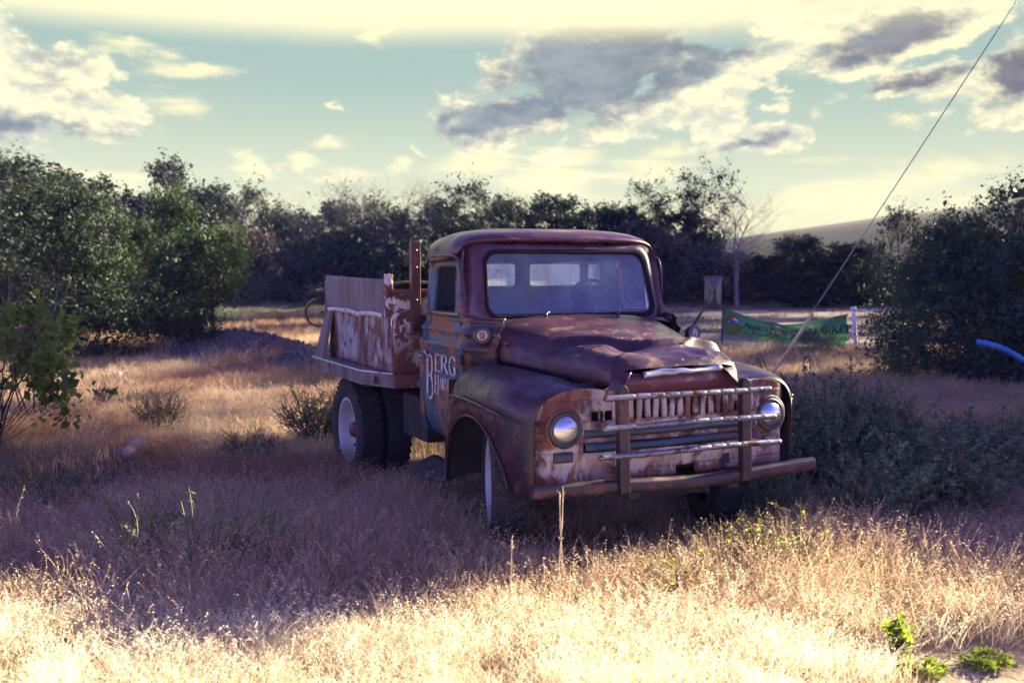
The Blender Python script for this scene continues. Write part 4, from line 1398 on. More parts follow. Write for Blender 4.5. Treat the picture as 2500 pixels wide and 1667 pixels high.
def make_tree(seed, h, w, base=.25, ncl=60, nleaf=70, clr=.55, leaf=.14, lm='dark', bark='bark', stems=1, shape='round', bare=0.0,
              aspect=.55, droop=0.0, trunk_r=None, twigs=4, gap=0.0, lean=0.0, top=1.0):
    """one tree: a wood mesh and a leaf mesh, both starting at the origin"""
    rs = np.random.RandomState(seed)
    tr = trunk_r or h * .022
    lines_a, lines_b = [], []
    sp = []
    for s in range(stems):
        off = rs.normal(size=2) * (w * .05 if stems > 1 else 0)
        spread = rs.normal(size=2) * w * (.20 if stems > 1 else .04) + [lean, 0]
        hh = h * (rs.uniform(.6, .92) if stems > 1 else .80)
        p0 = np.array([off[0], off[1], -.15]); p2 = np.array([off[0] + spread[0], off[1] + spread[1], hh])
        p1 = (p0 + p2) / 2 + np.array([*(rs.normal(size=2) * w * .06 - spread * .25), 0])
        path = curve3(p0, p1, p2, 8) + np.r_[[[0, 0, 0]], rs.normal(size=(7, 3)) * [w * .012, w * .012, 0]]
        r0 = tr / stems ** .5
        lines_a.append((path, r0 * np.linspace(1, .25, 8) ** 1.1))
        sp.append((path, r0))
    C = []
    zc = base * h
    tries = 0
    while len(C) < ncl and tries < ncl * 30:
        tries += 1
        z = rs.uniform(zc, h); q = (z - zc) / (h - zc)
        if shape == 'round': rad = math.sqrt(max(0.02, 1 - (2 * q - .9) ** 2 / 1.25))
        elif shape == 'broom': rad = .25 + .75 * q ** .8 * (1 - .25 * q)
        elif shape == 'shrub': rad = math.sqrt(max(0.03, 1 - (q * 1.0) ** 2.2))
        else: rad = (1 - q) ** .6 * .9 + .1
        r_ = rad * w / 2 * rs.uniform(.15, 1) ** .5
        a = rs.uniform(0, 2 * math.pi)
        c = np.array([r_ * math.cos(a) + lean * q, r_ * math.sin(a), z])
        if gap and float(vnoise(c[None], 1.6 / clr * .35, seed, 2)[0]) < -.35 + gap: continue
        C.append(c)
    C = np.array(C)
    LP, LT = [], []
    for c in C:
        path, r0 = sp[rs.randint(len(sp))]
        zz = np.clip(c[2] - np.hypot(c[0], c[1]) * rs.uniform(.5, 1.0) - .2, path[0, 2] + .15, path[-1, 2] * .98)
        k = int(np.argmin(np.abs(path[:, 2] - zz)))
        a = path[k]
        midp = (a + c) / 2 + rs.normal(size=3) * .06 * w + [0, 0, .12 * np.linalg.norm(c - a)]
        br = curve3(a, midp, c, 6)
        rr = r0 * rs.uniform(.22, .36) * (1 - .55 * k / 8)
        lines_b.append((br, rr * np.linspace(1, .28, 6)))
        for j in range(twigs):
            e = c + rs.normal(size=3) * clr * np.array([.8, .8, .7]) + [0, 0, clr * (.35 if shape == 'broom' else .1) - clr * droop * .5]
            s0 = br[rs.randint(3, 6)]
            tw = curve3(s0, (s0 + e) / 2 + rs.normal(size=3) * clr * .15, e, 6)
            lines_b.append((tw, rr * .34 * np.linspace(1, .35, 6)))
            if bare >= .5:
                for _ in range(2):
                    e2 = e + rs.normal(size=3) * clr * .6 + [0, 0, clr * .35]
                    lines_b.append((curve3(tw[3], (tw[3] + e2) / 2 + rs.normal(size=3) * clr * .1, e2, 6), rr * .18 * np.linspace(1, .4, 6)))
            if rs.uniform() >= bare:
                m_ = max(1, int(nleaf / max(1, twigs) * rs.uniform(.5, 1.5)))
                tt = rs.uniform(.25, 1.08, m_)[:, None]
                base_p = (1 - tt) ** 2 * s0 + 2 * tt * (1 - tt) * ((s0 + e) / 2) + tt * tt * e
                LP.append(base_p + rs.normal(size=(m_, 3)) * clr * .24)
                LT.append(np.clip(rs.normal(.35, .18) + rs.normal(0, .2, m_), 0, 1))
    V1, F1 = batch_tubes(lines_a, 8)
    V2, F2 = batch_tubes(lines_b, 4)
    wood = meshdata('wood', np.vstack([V1, V2]), np.vstack([F1, F2 + len(V1)]), M[bark])
    crown = None
    if LP:
        P = np.vstack(LP); Tn = np.concatenate(LT)
        V, F = leaves(P, leaf, rs, aspect, .5, droop=droop)
        crown = leaf_mesh('crown', V, F, LEAF[lm], Tn)
    return wood, crown


def plant(name, meshes, loc, label, cat, group=None, scale=(1, 1, 1), rz=0.0, parts=('trunk', 'crown')):
    z = H(loc[0], loc[1]) if len(loc) == 2 else loc[2]
    e = empty(name, (loc[0], loc[1], z), rz)
    e.scale = scale
    for nm, me in zip(parts, meshes):
        if me is not None:
            link(bpy.data.objects.new(nm, me), e)
    return tag(e, label, cat, group)


# --- tree kinds shared by the far row
K = {}
K['leafy_a'] = make_tree(11, 8, 6, .22, 105, 125, .62, .20, 'dark', gap=.10)
K['leafy_b'] = make_tree(12, 8, 6, .15, 120, 120, .58, .20, 'dark', gap=.12)
K['tall'] = make_tree(13, 9, 4.2, .30, 75, 90, .60, .20, 'dark', gap=.18)
K['open'] = make_tree(14, 8, 6.5, .30, 80, 62, .60, .17, 'dark', gap=.30, stems=2)
K['broom'] = make_tree(15, 8, 5, .30, 100, 60, .50, .14, 'dark', stems=5, shape='broom', bare=.25, twigs=5)
K['broom2'] = make_tree(25, 8, 4, .32, 85, 64, .48, .14, 'dark', stems=3, shape='broom', bare=.25, twigs=5)
K['bare_a'] = make_tree(16, 8, 6, .30, 75, 30, .70, .14, 'dark', 'greybark', stems=4, shape='broom', bare=.82, twigs=5)
K['bare_b'] = make_tree(17, 8, 4, .35, 55, 30, .70, .14, 'dark', 'greybark', stems=2, shape='broom', bare=.85, twigs=5)
K['dead'] = make_tree(18, 8, 5.5, .40, 48, 0, .8, .14, 'dark', 'palebark', stems=2, shape='broom', bare=1.0, twigs=5, trunk_r=.17)
K['scrub_a'] = make_tree(19, 3.6, 5.2, .0, 85, 95, .5, .17, 'dark', stems=5, shape='shrub')
K['scrub_b'] = make_tree(20, 3.6, 5.2, .0, 85, 85, .5, .17, 'dusty', 'twig', stems=6, shape='shrub', bare=.25)
K['scrub_c'] = make_tree(21, 3.6, 5.2, .0, 85, 95, .5, .17, 'elm', stems=5, shape='shrub')

ROW = 'trees of the row behind the field'
FAR = [  # kind, picture column, distance, height, width, turn, name, label
    ('leafy_b', 30, 40, 5.9, 7.4, 0, 'shade_tree', 'broad dark tree with rounded top at the left edge of the treeline'),
    ('leafy_a', 190, 42, 5.3, 5.0, 1, 'shade_tree', 'dark leafy tree just right of the left-edge treeline tree'),
    ('leafy_b', 300, 50, 5.2, 5.4, 2, 'shade_tree', 'low dark tree in the dip left of the tallest narrow tree'),
    ('tall', 415, 50, 6.9, 3.6, 0.3, 'shade_tree', 'tallest narrow tree above the small bright green trees, clumped crown'),
    ('leafy_a', 520, 52, 5.7, 4.4, 3.6, 'shade_tree', 'rounded dark tree right of the tallest narrow tree'),
    ('open', 600, 51, 5.7, 4.2, 4.1, 'shade_tree', 'tree with leaning trunk and flat top left of the bare trees'),
    ('bare_a', 770, 51, 5.3, 5.2, 0, 'bare_tree', 'nearly leafless grey tree above the left end of the truck bed'),
    ('bare_b', 880, 52, 5.9, 4.4, 1, 'bare_tree', 'sparse tree with leafy top tuft above the truck bed'),
    ('leafy_b', 955, 53, 4.6, 4.2, 2.1, 'shade_tree', 'low leafy tree behind the bed stake'),
    ('bare_b', 1020, 51, 5.8, 3.2, 3, 'bare_tree', 'thin bare-topped tree right behind the bed stake'),
    ('open', 1150, 52, 6.0, 5.4, 0, 'shade_tree', 'wide open-crowned tree with sky gaps above the cab roof left end'),
    ('leafy_a', 1345, 54, 5.3, 5.0, 1, 'shade_tree', 'low rounded tree directly above the middle of the cab roof'),
    ('leafy_b', 1455, 55, 4.9, 4.4, 2, 'shade_tree', 'small dark tree above the right end of the cab roof'),
    ('leafy_b', 690, 53, 4.7, 4.6, 4.4, 'shade_tree', 'dense dark tree between the leaning tree and the grey leafless one'),
    ('leafy_a', 825, 54, 5.0, 4.2, 5.2, 'shade_tree', 'dense dark tree behind the two nearly leafless trees'),
    ('open', 925, 54, 5.3, 3.6, 2.7, 'shade_tree', 'open-crowned dark tree just left of the bed stake'),
    ('leafy_a', 1075, 54, 5.1, 4.0, 0.9, 'shade_tree', 'dark tree between the bed stake and the wide open-crowned tree'),
    ('leafy_b', 1240, 55, 5.3, 4.2, 5.6, 'shade_tree', 'dark tree right of the wide open-crowned tree, above the cab roof'),
    ('leafy_a', 1525, 55, 4.9, 3.6, 3.1, 'shade_tree', 'dark tree left of the narrow upright sparse tree'),
    ('leafy_b', 1655, 55, 4.8, 4.0, 1.4, 'shade_tree', 'dark tree between the narrow upright and the fan-shaped trees'),
    ('broom2', 1580, 52, 6.1, 3.0, 0, 'shade_tree', 'narrow upright sparse tree just right of the cab roof'),
    ('broom', 1720, 52, 6.6, 4.4, 1, 'shade_tree', 'fan-shaped upright tree above the truck mirror'),
    ('dead', 1812, 47, 4.9, 3.8, .5, 'dead_tree', 'pale dead tree with bare branches behind the banner'),
    ('leafy_b', 1945, 46, 3.1, 4.4, 3, 'shade_tree', 'rounded dark tree behind the banner and guy wire'),
    ('leafy_a', 2080, 47, 2.8, 3.8, 4, 'shade_tree', 'low dark tree between the guy wire and the big right bush'),
    ('open', 2200, 38, 3.9, 2.5, 2, 'shade_tree', 'sparse-topped tree rising behind the big right bush'),
    ('open', 2450, 30, 4.2, 3.4, 5, 'shade_tree', 'dark sparse-topped tree at the right edge behind the bush'),
]
for kind, px, d_, hh, ww, rz, nm, lb in FAR:
    k = K[kind]
    h0 = {'tall': 9.0}.get(kind, 8.0); w0 = {'leafy_a': 6, 'leafy_b': 6, 'tall': 4.2, 'open': 6.5, 'broom': 5, 'broom2': 4, 'bare_a': 6, 'bare_b': 4, 'dead': 5.5}[kind]
    plant(nm, k, (at(px, d_), d_), lb, 'tree', ROW, (ww / w0, ww / w0, hh / h0), rz)

rs = np.random.RandomState(5)
for i, px in enumerate(np.linspace(-120, 2560, 34)):
    if 1180 < px < 1500 and i % 2: continue
    kind = ('scrub_a', 'scrub_b', 'scrub_c', 'scrub_b')[i % 4]
    d_ = 50 + rs.uniform(-1.5, 3)
    plant('thicket_shrub', K[kind], (at(px + rs.uniform(-20, 20), d_), d_), 'dense shrub in the dark thicket under the far tree row', 'shrub',
          'thicket under the far trees', (rs.uniform(.8, 1.1), rs.uniform(.8, 1.1), rs.uniform(.72, 1.10) * (.62 if px > 1780 else 1)), rs.uniform(0, 6.28))
# closed wood behind the row
rs = np.random.RandomState(9)
PP, TT = [], []
n = 30000
x = rs.uniform(-46, 46, n); y = rs.uniform(57, 64, n)
top = (3.6 - 1.9 * np.clip((x - 8) / 6, 0, 1)) + 1.1 * vnoise(np.stack([x, y, 0 * x], -1), .25, 4)
z = rs.uniform(0, 1, n) ** .8 * top
V, F = leaves(np.stack([x, y, z], -1), .55, rs, .6, .4)
tag(link(bpy.data.objects.new('distant_wood', leaf_mesh('distant_wood', V, F, LEAF['dark'], rs.uniform(0, 1, n)))),
    'dark mass of woodland closing the gaps behind the tree row', 'woodland', None, 'stuff')

# --- nearer trees and bushes
me = make_tree(31, 4.4, 5.2, .06, 200, 165, .42, .085, 'elm', stems=5, shape='shrub', droop=.5, gap=.05)
plant('elm_tree', me, (at(40, 21), 21), 'large dense elm thicket with drooping branches at the left edge', 'tree', None, (1, 1, .71))
me2 = make_tree(32, 4.2, 4.4, .05, 160, 165, .40, .085, 'elm', stems=4, shape='shrub', droop=.5, gap=.05)
plant('elm_tree', me2, (at(215, 21.5), 21.5), 'drooping dark elm between the left-edge thicket and the bright green tree', 'tree', None, (.66, .70, .74))
me = make_tree(33, 5.0, 3.0, .30, 90, 70, .34, .10, 'elm', stems=2, shape='cone', gap=.1)
plant('elm_tree', me, (at(140, 24), 24), 'taller elm with feathery pointed top above the left thicket', 'tree', None, (1, 1, .80))
me = make_tree(34, 3.2, 1.9, .12, 90, 110, .30, .08, 'bright', stems=2, shape='round', gap=.05)
plant('young_elm', me, (at(425, 20), 20), 'bright green young elm with upright tufts left of the field', 'tree', None, (.72, .72, .90))
plant('young_elm', me, (at(345, 22), 22), 'green young elm tucked behind the brighter upright one', 'tree', None, (.60, .60, .78), 2.0)
me = make_tree(35, 2.2, 1.3, .38, 55, 90, .24, .07, 'bright', stems=1, shape='round', trunk_r=.05, lean=.15)
plant('young_elm', me, (at(520, 20), 20), 'small lone green tree with thin visible trunk beside the field', 'tree')
me = make_tree(36, 1.35, 1.9, .0, 70, 95, .24, .06, 'elm', stems=5, shape='shrub')
plant('low_bush', me, (at(410, 19), 19), 'low dense dark bush at the foot of the young green trees', 'bush')
plant('low_bush', me, (at(210, 18.5), 18.5), 'low dark bush under the drooping elm near the left edge', 'bush', None, (1.3, 1.3, .9), 2)
# left foreground maple, its trunk outside the frame
me = make_tree(37, 1.55, 2.3, .35, 42, 70, .20, .075, 'maple', 'bark', stems=4, shape='shrub', aspect=.7, droop=.6, gap=.15, lean=.35)
plant('maple_bush', me, (-4.95, 9.6), 'yellow-green maple bush leaning in from the left edge of the field', 'bush', None, (.85, .85, .88))
me = make_tree(38, 2.3, 1.6, .35, 30, 0, .35, .05, 'maple', 'twig', stems=5, shape='broom', bare=1.0, twigs=4, trunk_r=.03)
plant('dead_shrub', me, (at(70, 11.5), 11.5), 'reddish leafless shrub standing behind the maple bush', 'shrub')
# big right bush
me = make_tree(39, 2.45, 2.9, .0, 230, 190, .27, .048, 'bluegreen', stems=8, shape='shrub', aspect=.6)
plant('large_bush', me, (at(2340, 16.4), 16.4), 'large rounded dark green bush right of the banner', 'bush')
me = make_tree(40, 2.5, 2.6, .0, 150, 150, .30, .055, 'bluegreen', stems=7, shape='shrub', aspect=.6)
plant('large_bush', me, (at(2520, 15.4), 15.4), 'dark bush cut by the right edge beside the blue pipe', 'bush')
me = make_tree(41, .9, 1.4, .0, 40, 60, .18, .05, 'sage', stems=6, shape='shrub', bare=.2)
plant('low_bush', me, (at(2000, 20.0), 20.0), 'low grey-green bush in front of the banner', 'bush', None, (.9, .9, .62))
plant('low_bush', me, (at(1925, 21.5), 21.5), 'flat scrubby bush left of the one before the banner', 'bush', None, (1, 1, .5), 1)
plant('sage_bush', me, (at(785, 46), 46), 'pale grey round sage bush at the far field edge', 'bush', None, (1.5, 1.5, 1.0), 2)

# unseen trees added right of the frame to shade the truck and middle ground
SH = make_tree(51, 9.8, 5.6, .10, 190, 190, .75, .26, 'dark', gap=0)
for x, y, rz, sc, lb in ((10.5, 13.65, 5, .59, 'dense unseen tree added for shade just beyond the right edge, closest to the truck'),
                         (12.4, 14.9, 2, .60, 'tall dense unseen tree added for shade beyond the right edge, nearest the big bush'),
                         (13.9, 13.4, 4, .55, 'tall dense unseen tree added for shade beyond the right edge, second in its row'),
                         (16.2, 13.2, 1, .595, 'tall dense unseen tree added for shade beyond the right edge, third in its row'),
                         (19.0, 13.4, 3, .575, 'tall dense unseen tree added for shade beyond the right edge, farthest from the truck')):
    plant('shade_tree', SH, (x, y), lb, 'tree', 'unseen trees added to shade the truck', (.92, .86, sc), rz)

OP = make_tree(52, 12.5, 8.0, .22, 120, 95, .85, .26, 'dark', gap=.12, stems=2)  # unseen tall trees, added to shade the grass and the field
for x, y, rz, lb in ((19.6, 24.4, 0, 'tall open unseen tree added for shade beyond the right edge, level with the banner'),
                     (27.5, 37.0, 4, 'tall open unseen tree added for shade beyond the right edge, level with the field'), (39, 62, 1, 'very tall unseen tree added for shade far beyond the right edge, first of the far row'), (41, 69, 3, 'very tall unseen tree added for shade far beyond the right edge, second of the far row'),
                     (45, 77, 5, 'very tall unseen tree added for shade far beyond the right edge, last of the far row'), (42.5, 56, 0, 'very tall unseen tree added for shade far beyond the right edge, nearest of the far row')):
    plant('added_shade_tree', OP, (x, y), lb, 'tree', 'unseen trees added to shade the field', (1.2, 1.2, 1.35 if y < 50 else 1.9), rz)


# --- small plants with upright stems
def make_weed(seed, h, w, nst, nleaf, leaf, lm, aspect=.4, flower=0, spread=1.0, stem='stem', branch=2, dry=0.0):
    rs = np.random.RandomState(seed)
    lines, LP, LT, FP, OUT = [], [], [], [], []
    for s in range(nst):
        a = rs.uniform(0, 2 * math.pi); r0 = rs.uniform(0, .25) * w * .5; r1 = w * .5 * rs.uniform(.1, 1) ** .6 * spread
        p0 = np.array([r0 * math.cos(a), r0 * math.sin(a), -.02])
        hh = h * rs.uniform(.55, 1.0) * (1 - .25 * (r1 / (w * .5)) ** 2)
        p2 = np.array([r1 * math.cos(a), r1 * math.sin(a), hh])
        p1 = np.array([p0[0] * .6 + p2[0] * .3, p0[1] * .6 + p2[1] * .3, hh * .55]) + rs.normal(size=3) * .03
        path = curve3(p0, p1, p2, 6)
        lines.append((path, np.linspace(.0045, .0015, 6) * (1 + h)))
        tips = [path]
        for b in range(branch):
            s0 = path[rs.randint(2, 5)]
            e = s0 + rs.normal(size=3) * h * .16 + [0, 0, h * .2]
            pb = curve3(s0, (s0 + e) / 2 + rs.normal(size=3) * .02, e, 6)
            lines.append((pb, np.linspace(.0028, .001, 6) * (1 + h))); tips.append(pb)
        for pth in tips:
            if rs.uniform() < dry: continue
            m_ = nleaf
            q = rs.uniform(.8, 5, m_); i0 = np.clip(q.astype(int), 0, 4); fr = (q - i0)[:, None]
            LP.append(pth[i0] * (1 - fr) + pth[i0 + 1] * fr + rs.normal(size=(m_, 3)) * leaf * .45)
            LT.append(np.clip(rs.normal(.5, .25, m_), 0, 1))
            if flower and rs.uniform() < flower: FP.append(pth[-1])
    V, F = batch_tubes(lines, 3)
    wood = meshdata('stems', V, F, M[stem])
    lv = None
    if LP:
        V, F = leaves(np.vstack(LP), leaf, rs, aspect, .3)
        lv = leaf_mesh('leaves', V, F, LEAF[lm], np.concatenate(LT))
    fl = None
    if FP:
        FP = np.array(FP); n_ = len(FP)
        P = np.repeat(FP, 6, 0) + rs.normal(size=(n_ * 6, 3)) * .010
        V, F = leaves(P, .016, rs, .8, 1.2)
        fl = meshdata('flowers', V, F, M['flower'], smooth=False)
    return wood, lv, fl


WP = ('stems', 'leaves', 'flowers')
AL = [make_weed(61 + i, .92, 1.15, 80, 36, .033, 'alfalfa', .5, branch=3) for i in range(2)]
for i, (x, y, sc, sz, rz, lb) in enumerate((
        (2.15, 7.55, 1.0, .95, 0, 'dense dark green leafy bush against the right front wheel side of the truck'),
        (2.75, 8.1, 1.1, 1.05, 1, 'tallest dark green leafy bush right of the bumper end'),
        (3.05, 7.1, 1.0, .72, 2, 'dark green leafy bush in front of the tallest one right of the bumper'),
        (3.75, 7.9, 1.2, .78, 3, 'dark green leafy bush at the right edge below the blue pipe'),
        (2.45, 6.75, .8, .62, 4, 'low leafy bush in front of the right front tyre'),
        (1.72, 6.82, .55, .62, 5, 'small leafy weed growing over the right front tyre'))):
    plant('leafy_bush', AL[i % 2], (x, y), lb, 'bush', 'leafy bushes right of the truck', (sc, sc, sz), rz, WP)
YF = make_weed(71, .46, .95, 46, 14, .022, 'weed', .35, flower=.5, branch=3)
plant('flowering_shrub', YF, (at(1890, 5.75), 5.75), 'yellow-flowered weed bush below the right end of the bumper', 'bush', None, (.88, .88, .88), 0, WP)
YF2 = make_weed(72, .36, .5, 20, 12, .020, 'weed', .35, flower=.5, branch=2)
plant('flowering_shrub', YF2, (at(1650, 5.3), 5.3), 'smaller weed bush with few flowers left of the yellow-flowered one', 'bush', None, (1, 1, .8), 0, WP)
RB = make_weed(73, .55, .75, 70, 10, .022, 'sage', .3, branch=2)
plant('broom_shrub', RB, (at(385, 10.6), 10.6), 'upright grey-green broom-like shrub alone in the grass left of the truck', 'shrub', None, (1, 1, .95), 0, WP)
RB2 = make_weed(74, .72, .95, 80, 13, .024, 'sage', .35, branch=3)
plant('broom_shrub', RB2, (at(770, 10.0), 10.0), 'loose grey-green shrub beside the rear wheel', 'shrub', None, (1, 1, .95), 0, WP)
plant('broom_shrub', RB2, (at(600, 9.2), 9.2), 'low thin shrub in the grass between the two larger shrubs', 'shrub', None, (.7, .7, .5), 1, WP)
DS = make_weed(75, .38, .32, 40, 0, .02, 'sage', dry=1.0, stem='twig', branch=1)
plant('dry_tuft', DS, (at(245, 12.4), 12.4), 'reddish dry tuft left of the upright broom-like shrub', 'shrub', None, (1, 1, 1), 0, WP)
GW = make_weed(76, .58, .8, 18, 12, .022, 'weed', .35, branch=2)
for i, (px, d_, sc, sz, lb) in enumerate(((330, 5.9, 1, .9, 'tall thin green weed at the lower left, leftmost of three'), (470, 5.6, 1.1, 1.0, 'tall thin green weed at the lower left, middle of three'),
                                          (620, 5.75, .9, .8, 'tall thin green weed at the lower left, nearest the truck'), (120, 7.2, 1.2, 1.0, 'dark green weed on the shaded bank at the left edge'))):
    plant('green_weed', GW, (at(px, d_), d_), lb, 'weed', 'green weeds at the lower left', (sc, sc, sz), i * 1.3, WP)
DB = make_tree(77, .75, 1.25, .05, 50, 0, .22, .05, 'sage', 'twig', stems=9, shape='shrub', bare=1.0, twigs=6, trunk_r=.018)
plant('dry_brush', DB, (at(2330, 7.0), 7.0), 'tangled leafless grey brush in front of the leafy bushes', 'brush', None, (1, 1, .75))
plant('dry_brush', DB, (at(2030, 14.6), 14.6), 'tangled dead twigs on the grass below the banner', 'brush', None, (1.3, 1.0, .6), 1.5)
BR = make_tree(78, .55, .9, .1, 12, 0, .2, .05, 'sage', 'bark', stems=2, shape='cone', bare=1.0, twigs=4, trunk_r=.025, lean=-.3)
plant('dead_branch', BR, (at(1895, 14.0), 14.0), 'black dead branch curving up behind the right fender', 'branch', None, (1, 1, 1.2))
LW = make_weed(79, .26, .22, 7, 12, .075, 'lime', .42, branch=1)
plant('bright_weed', LW, (at(2225, 4.62), 4.62), 'bright yellow-green broad-leaved weed at the lower right', 'weed', None, (.62, .62, .75), 0, WP)
LW2 = make_weed(80, .10, .55, 40, 9, .035, 'lime', .5, branch=1)
for i, (px, d_, sc, lb) in enumerate(((2270, 4.45, .8, 'low mat of bright weeds at the foot of the broad-leaved weed'), (2430, 4.55, .8, 'sparse bright weeds on bare soil at the right edge'), (1990, 4.35, .45, 'small bright sprout left of the broad-leaved weed'))):
    plant('bright_weed', LW2, (at(px, d_), d_), lb, 'weed', None, (sc * .7, sc * .7, sc * .8), i, WP)
# single dry stalks in front of the truck
for i, (px, d_, hh, ln, lb) in enumerate(((1362, 5.25, .64, .03, 'taller of the two pale dry stalks before the bumper'), (1377, 5.35, .60, -.02, 'second pale dry stalk before the bumper'),
                                          (1242, 4.95, .46, .015, 'pale dry stalk below the near front tyre'))):
    mb = MB(); rr = random.Random(i)
    pts = cr([(0, 0, -.03), (ln * .3, .01, hh * .35), (ln * .8, -.01, hh * .7), (ln, 0, hh)], 14)
    mb.tube(pts, [.0042 - .00012 * k + (.0022 if k in (6, 9, 12) else 0) for k in range(14)], 6)
    for k in (7, 9, 11, 12, 13):
        p_ = pts[k]; mb.tube([p_, (p_[0] + rr.uniform(-.02, .02), p_[1] + rr.uniform(-.02, .02), p_[2] + .02)], [.003, .0015], 5)
    x_ = at(px, d_)
    o = mb.build('dry_stalk', M['straw'] if 'straw' in M else M['palebark']); o.location = (x_, d_, H(x_, d_))
    tag(o, lb, 'stalk', 'dry stalks before the truck')


# ------------------------------------------------------------------ banner, posts, wire, pipe, rocks
def mat_flat(name, col, rough=.7):
    return mat_plain(name, col, rough, .12, 6, .25, bump=.05)


M['banner'] = mat_plain('banner_vinyl', (.055, .170, .092), .55, .15, 1.5, .35, trans=.25, bump=.05)
M['ink'] = mat_flat('banner_ink', (.012, .022, .075))
M['brown'] = mat_flat('logo_ring', (.20, .075, .035)); M['lsky'] = mat_flat('logo_sky', (.20, .42, .48)); M['lmtn'] = mat_flat('logo_mountain', (.05, .085, .16))
M['lgrn'] = mat_flat('logo_green', (.10, .18, .05)); M['lyel'] = mat_flat('logo_rows', (.50, .33, .07)); M['lwht'] = mat_flat('logo_snow', (.62, .64, .62))
M['white'] = mat_plain('white_pipe', (.60, .60, .57), .6, .12, 5, .3)
M['galv'] = worn('galvanised', (.30, .31, .33), (), (.35, .55), metal=.6)
M['guard'] = mat_plain('guy_guard', (.58, .47, .22), .55, .12, 6, .3, bump=.05)
M['bluepipe'] = mat_plain('blue_pipe', (.02, .12, .34), .4, .12, 4, .4, bump=.05)
M['stone'] = mat_plain('stone', (.25, .21, .19), .9, .35, 6, .2, bump=.6)
M['palestone'] = mat_plain('pale_stone', (.50, .47, .44), .9, .2, 6, .2, bump=.5)

BD = 21.6
bx0, bx1 = at(1766, BD), at(2069, BD)
BW = bx1 - bx0


def bz(py):
    return CAM_H - (py - 653) / FPX * BD


def ban(x, t, dy=0.0):
    """x 0..1 along the banner, t 0..1 from bottom to top; it hangs slack between its corners"""
    ztop = np.interp(x, [0, .06, .25, .5, .75, .9, 1], [bz(750), bz(757), bz(778), bz(793), bz(785), bz(772), bz(766)])
    zbot = np.interp(x, [0, .25, .5, .75, 1], [bz(818), bz(826), bz(836), bz(842), bz(846)])
    yy = BD + .08 * math.sin(x * 3.14) * (t - .3) + .04 * math.sin(x * 9 + t * 2.5) + .045 * math.sin((x * 1.0 + t * .55) * 14) * x ** 1.5 + .02 * math.sin((x - t * .4) * 21)
    return (bx0 + BW * x, yy - dy, zbot + (ztop - zbot) * t)


ba = empty('market_banner', (0, 0, 0))
tag(ba, 'green farmers market banner with round mountain emblem strung between two posts', 'banner')
g = np.array([[ban(a, b) for b in np.linspace(0, 1, 40)] for a in np.linspace(0, 1, 160)])
v, f = gridmesh(g)
obj('banner_sheet', v, f, M['banner'], ba)
for nm, runs, bold in (
        ('headline', [('A', .165, .40, .30, .22), ('RBOL', .213, .42, .25, .215), ('F', .375, .40, .30, .22), ('ARMERS', .415, .42, .25, .23), ('M', .700, .41, .30, .215), ('ARKET', .775, .42, .25, .255)], 1.6),
        ('second_line', [('AT', .165, .17, .13, .25), ('P', .235, .16, .18, .25), ('AONIA', .280, .17, .13, .26), ('T', .42, .16, .18, .25), ('OWN', .462, .17, .13, .26), ('P', .575, .16, .18, .25), ('ARK', .617, .17, .13, .26), ('ON T', .712, .16, .14, .26),
                        ('9-2PM', .885, .15, .16, .24)], 1.3),
        ('top_line', [('THE', .31, .86, .075, .27), ('NORTH', .38, .86, .075, .27), ('RIVER', .49, .86, .075, .27), ('TOWN', .60, .86, .075, .27)], 1.3)):
    if nm == 'top_line': continue
    text_mesh(nm, runs, lambda x, y, k: ban(x, y, .014), M['ink'], ba, bold)
# the small line along the top edge reads only as a row of ticks
mb = MB()
rr = random.Random(3)
for k in range(62):
    x0 = .30 + k * .0085
    if rr.random() < .14: continue
    hgt = rr.uniform(.035, .06)
    mb.add([ban(x0, .90, .01), ban(x0 + .005, .90, .01), ban(x0 + .005, .90 + hgt, .01), ban(x0, .90 + hgt, .01)], [(0, 1, 2, 3)])
mb.build('top_line', M['ink'], ba, smooth=False)
ec, er_ = (.088, .47), (.062, .40)


def disc(name, pts, m, dy, parent):
    n_ = len(pts)
    return obj(name, [ban(ec[0] + a * er_[0], ec[1] + b * er_[1], dy) for a, b in pts], [tuple(range(n_))], m, parent, smooth=False)


em = disc('emblem', [(math.cos(a), math.sin(a)) for a in np.linspace(0, 2 * math.pi, 40)[:-1]], M['brown'], .012, ba)
disc('emblem_sky', [(.84 * math.cos(a), .84 * math.sin(a)) for a in np.linspace(0, 2 * math.pi, 40)[:-1]], M['lsky'], .015, em)
disc('emblem_land', [(.84 * math.cos(a), .84 * math.sin(a)) for a in np.linspace(math.pi, 2 * math.pi, 20)], M['lgrn'], .018, em)
disc('emblem_mountain', [(-.80, -.02), (-.45, .18), (-.15, .38), (.05, .42), (.35, .25), (.80, .05), (.82, -.12), (-.82, -.12)], M['lmtn'], .021, em)
disc('emblem_cloud', [(-.35, .50), (-.15, .62), (.15, .74), (.42, .58), (.2, .5), (-.1, .46)], M['lwht'], .021, em)
for k in range(4):
    disc('emblem_row', [(-.05 + (k - 1.5) * .12, -.25), (.02 + (k - 1.5) * .12, -.25), (.04 + (k - 1.5) * .26, -.72), (-.10 + (k - 1.5) * .26, -.72)], M['lyel'], .021, em)
mb = MB(); mb.tube([(bx0 - .03, BD, -.05), (bx0 + .0, BD, bz(745))], .022, 8); mb.lathe([(0, .0), (.05, .0), (.05, .06), (.03, .1)], 10, Matrix.Translation((bx0 - .03, BD, bz(850) - .1)) @ Matrix.Rotation(R(-90), 4, 'Y'))
tag(mb.build('banner_post', M['blackmetal']), 'thin dark post holding the left end of the banner', 'post')
wp = empty('gate_post', (at(2086, 21.4), 21.4, 0))
MB().tube([(.08, 0, -.1), (-.02, 0, bz(762))], .045, 12).build('post', M['white'], wp)
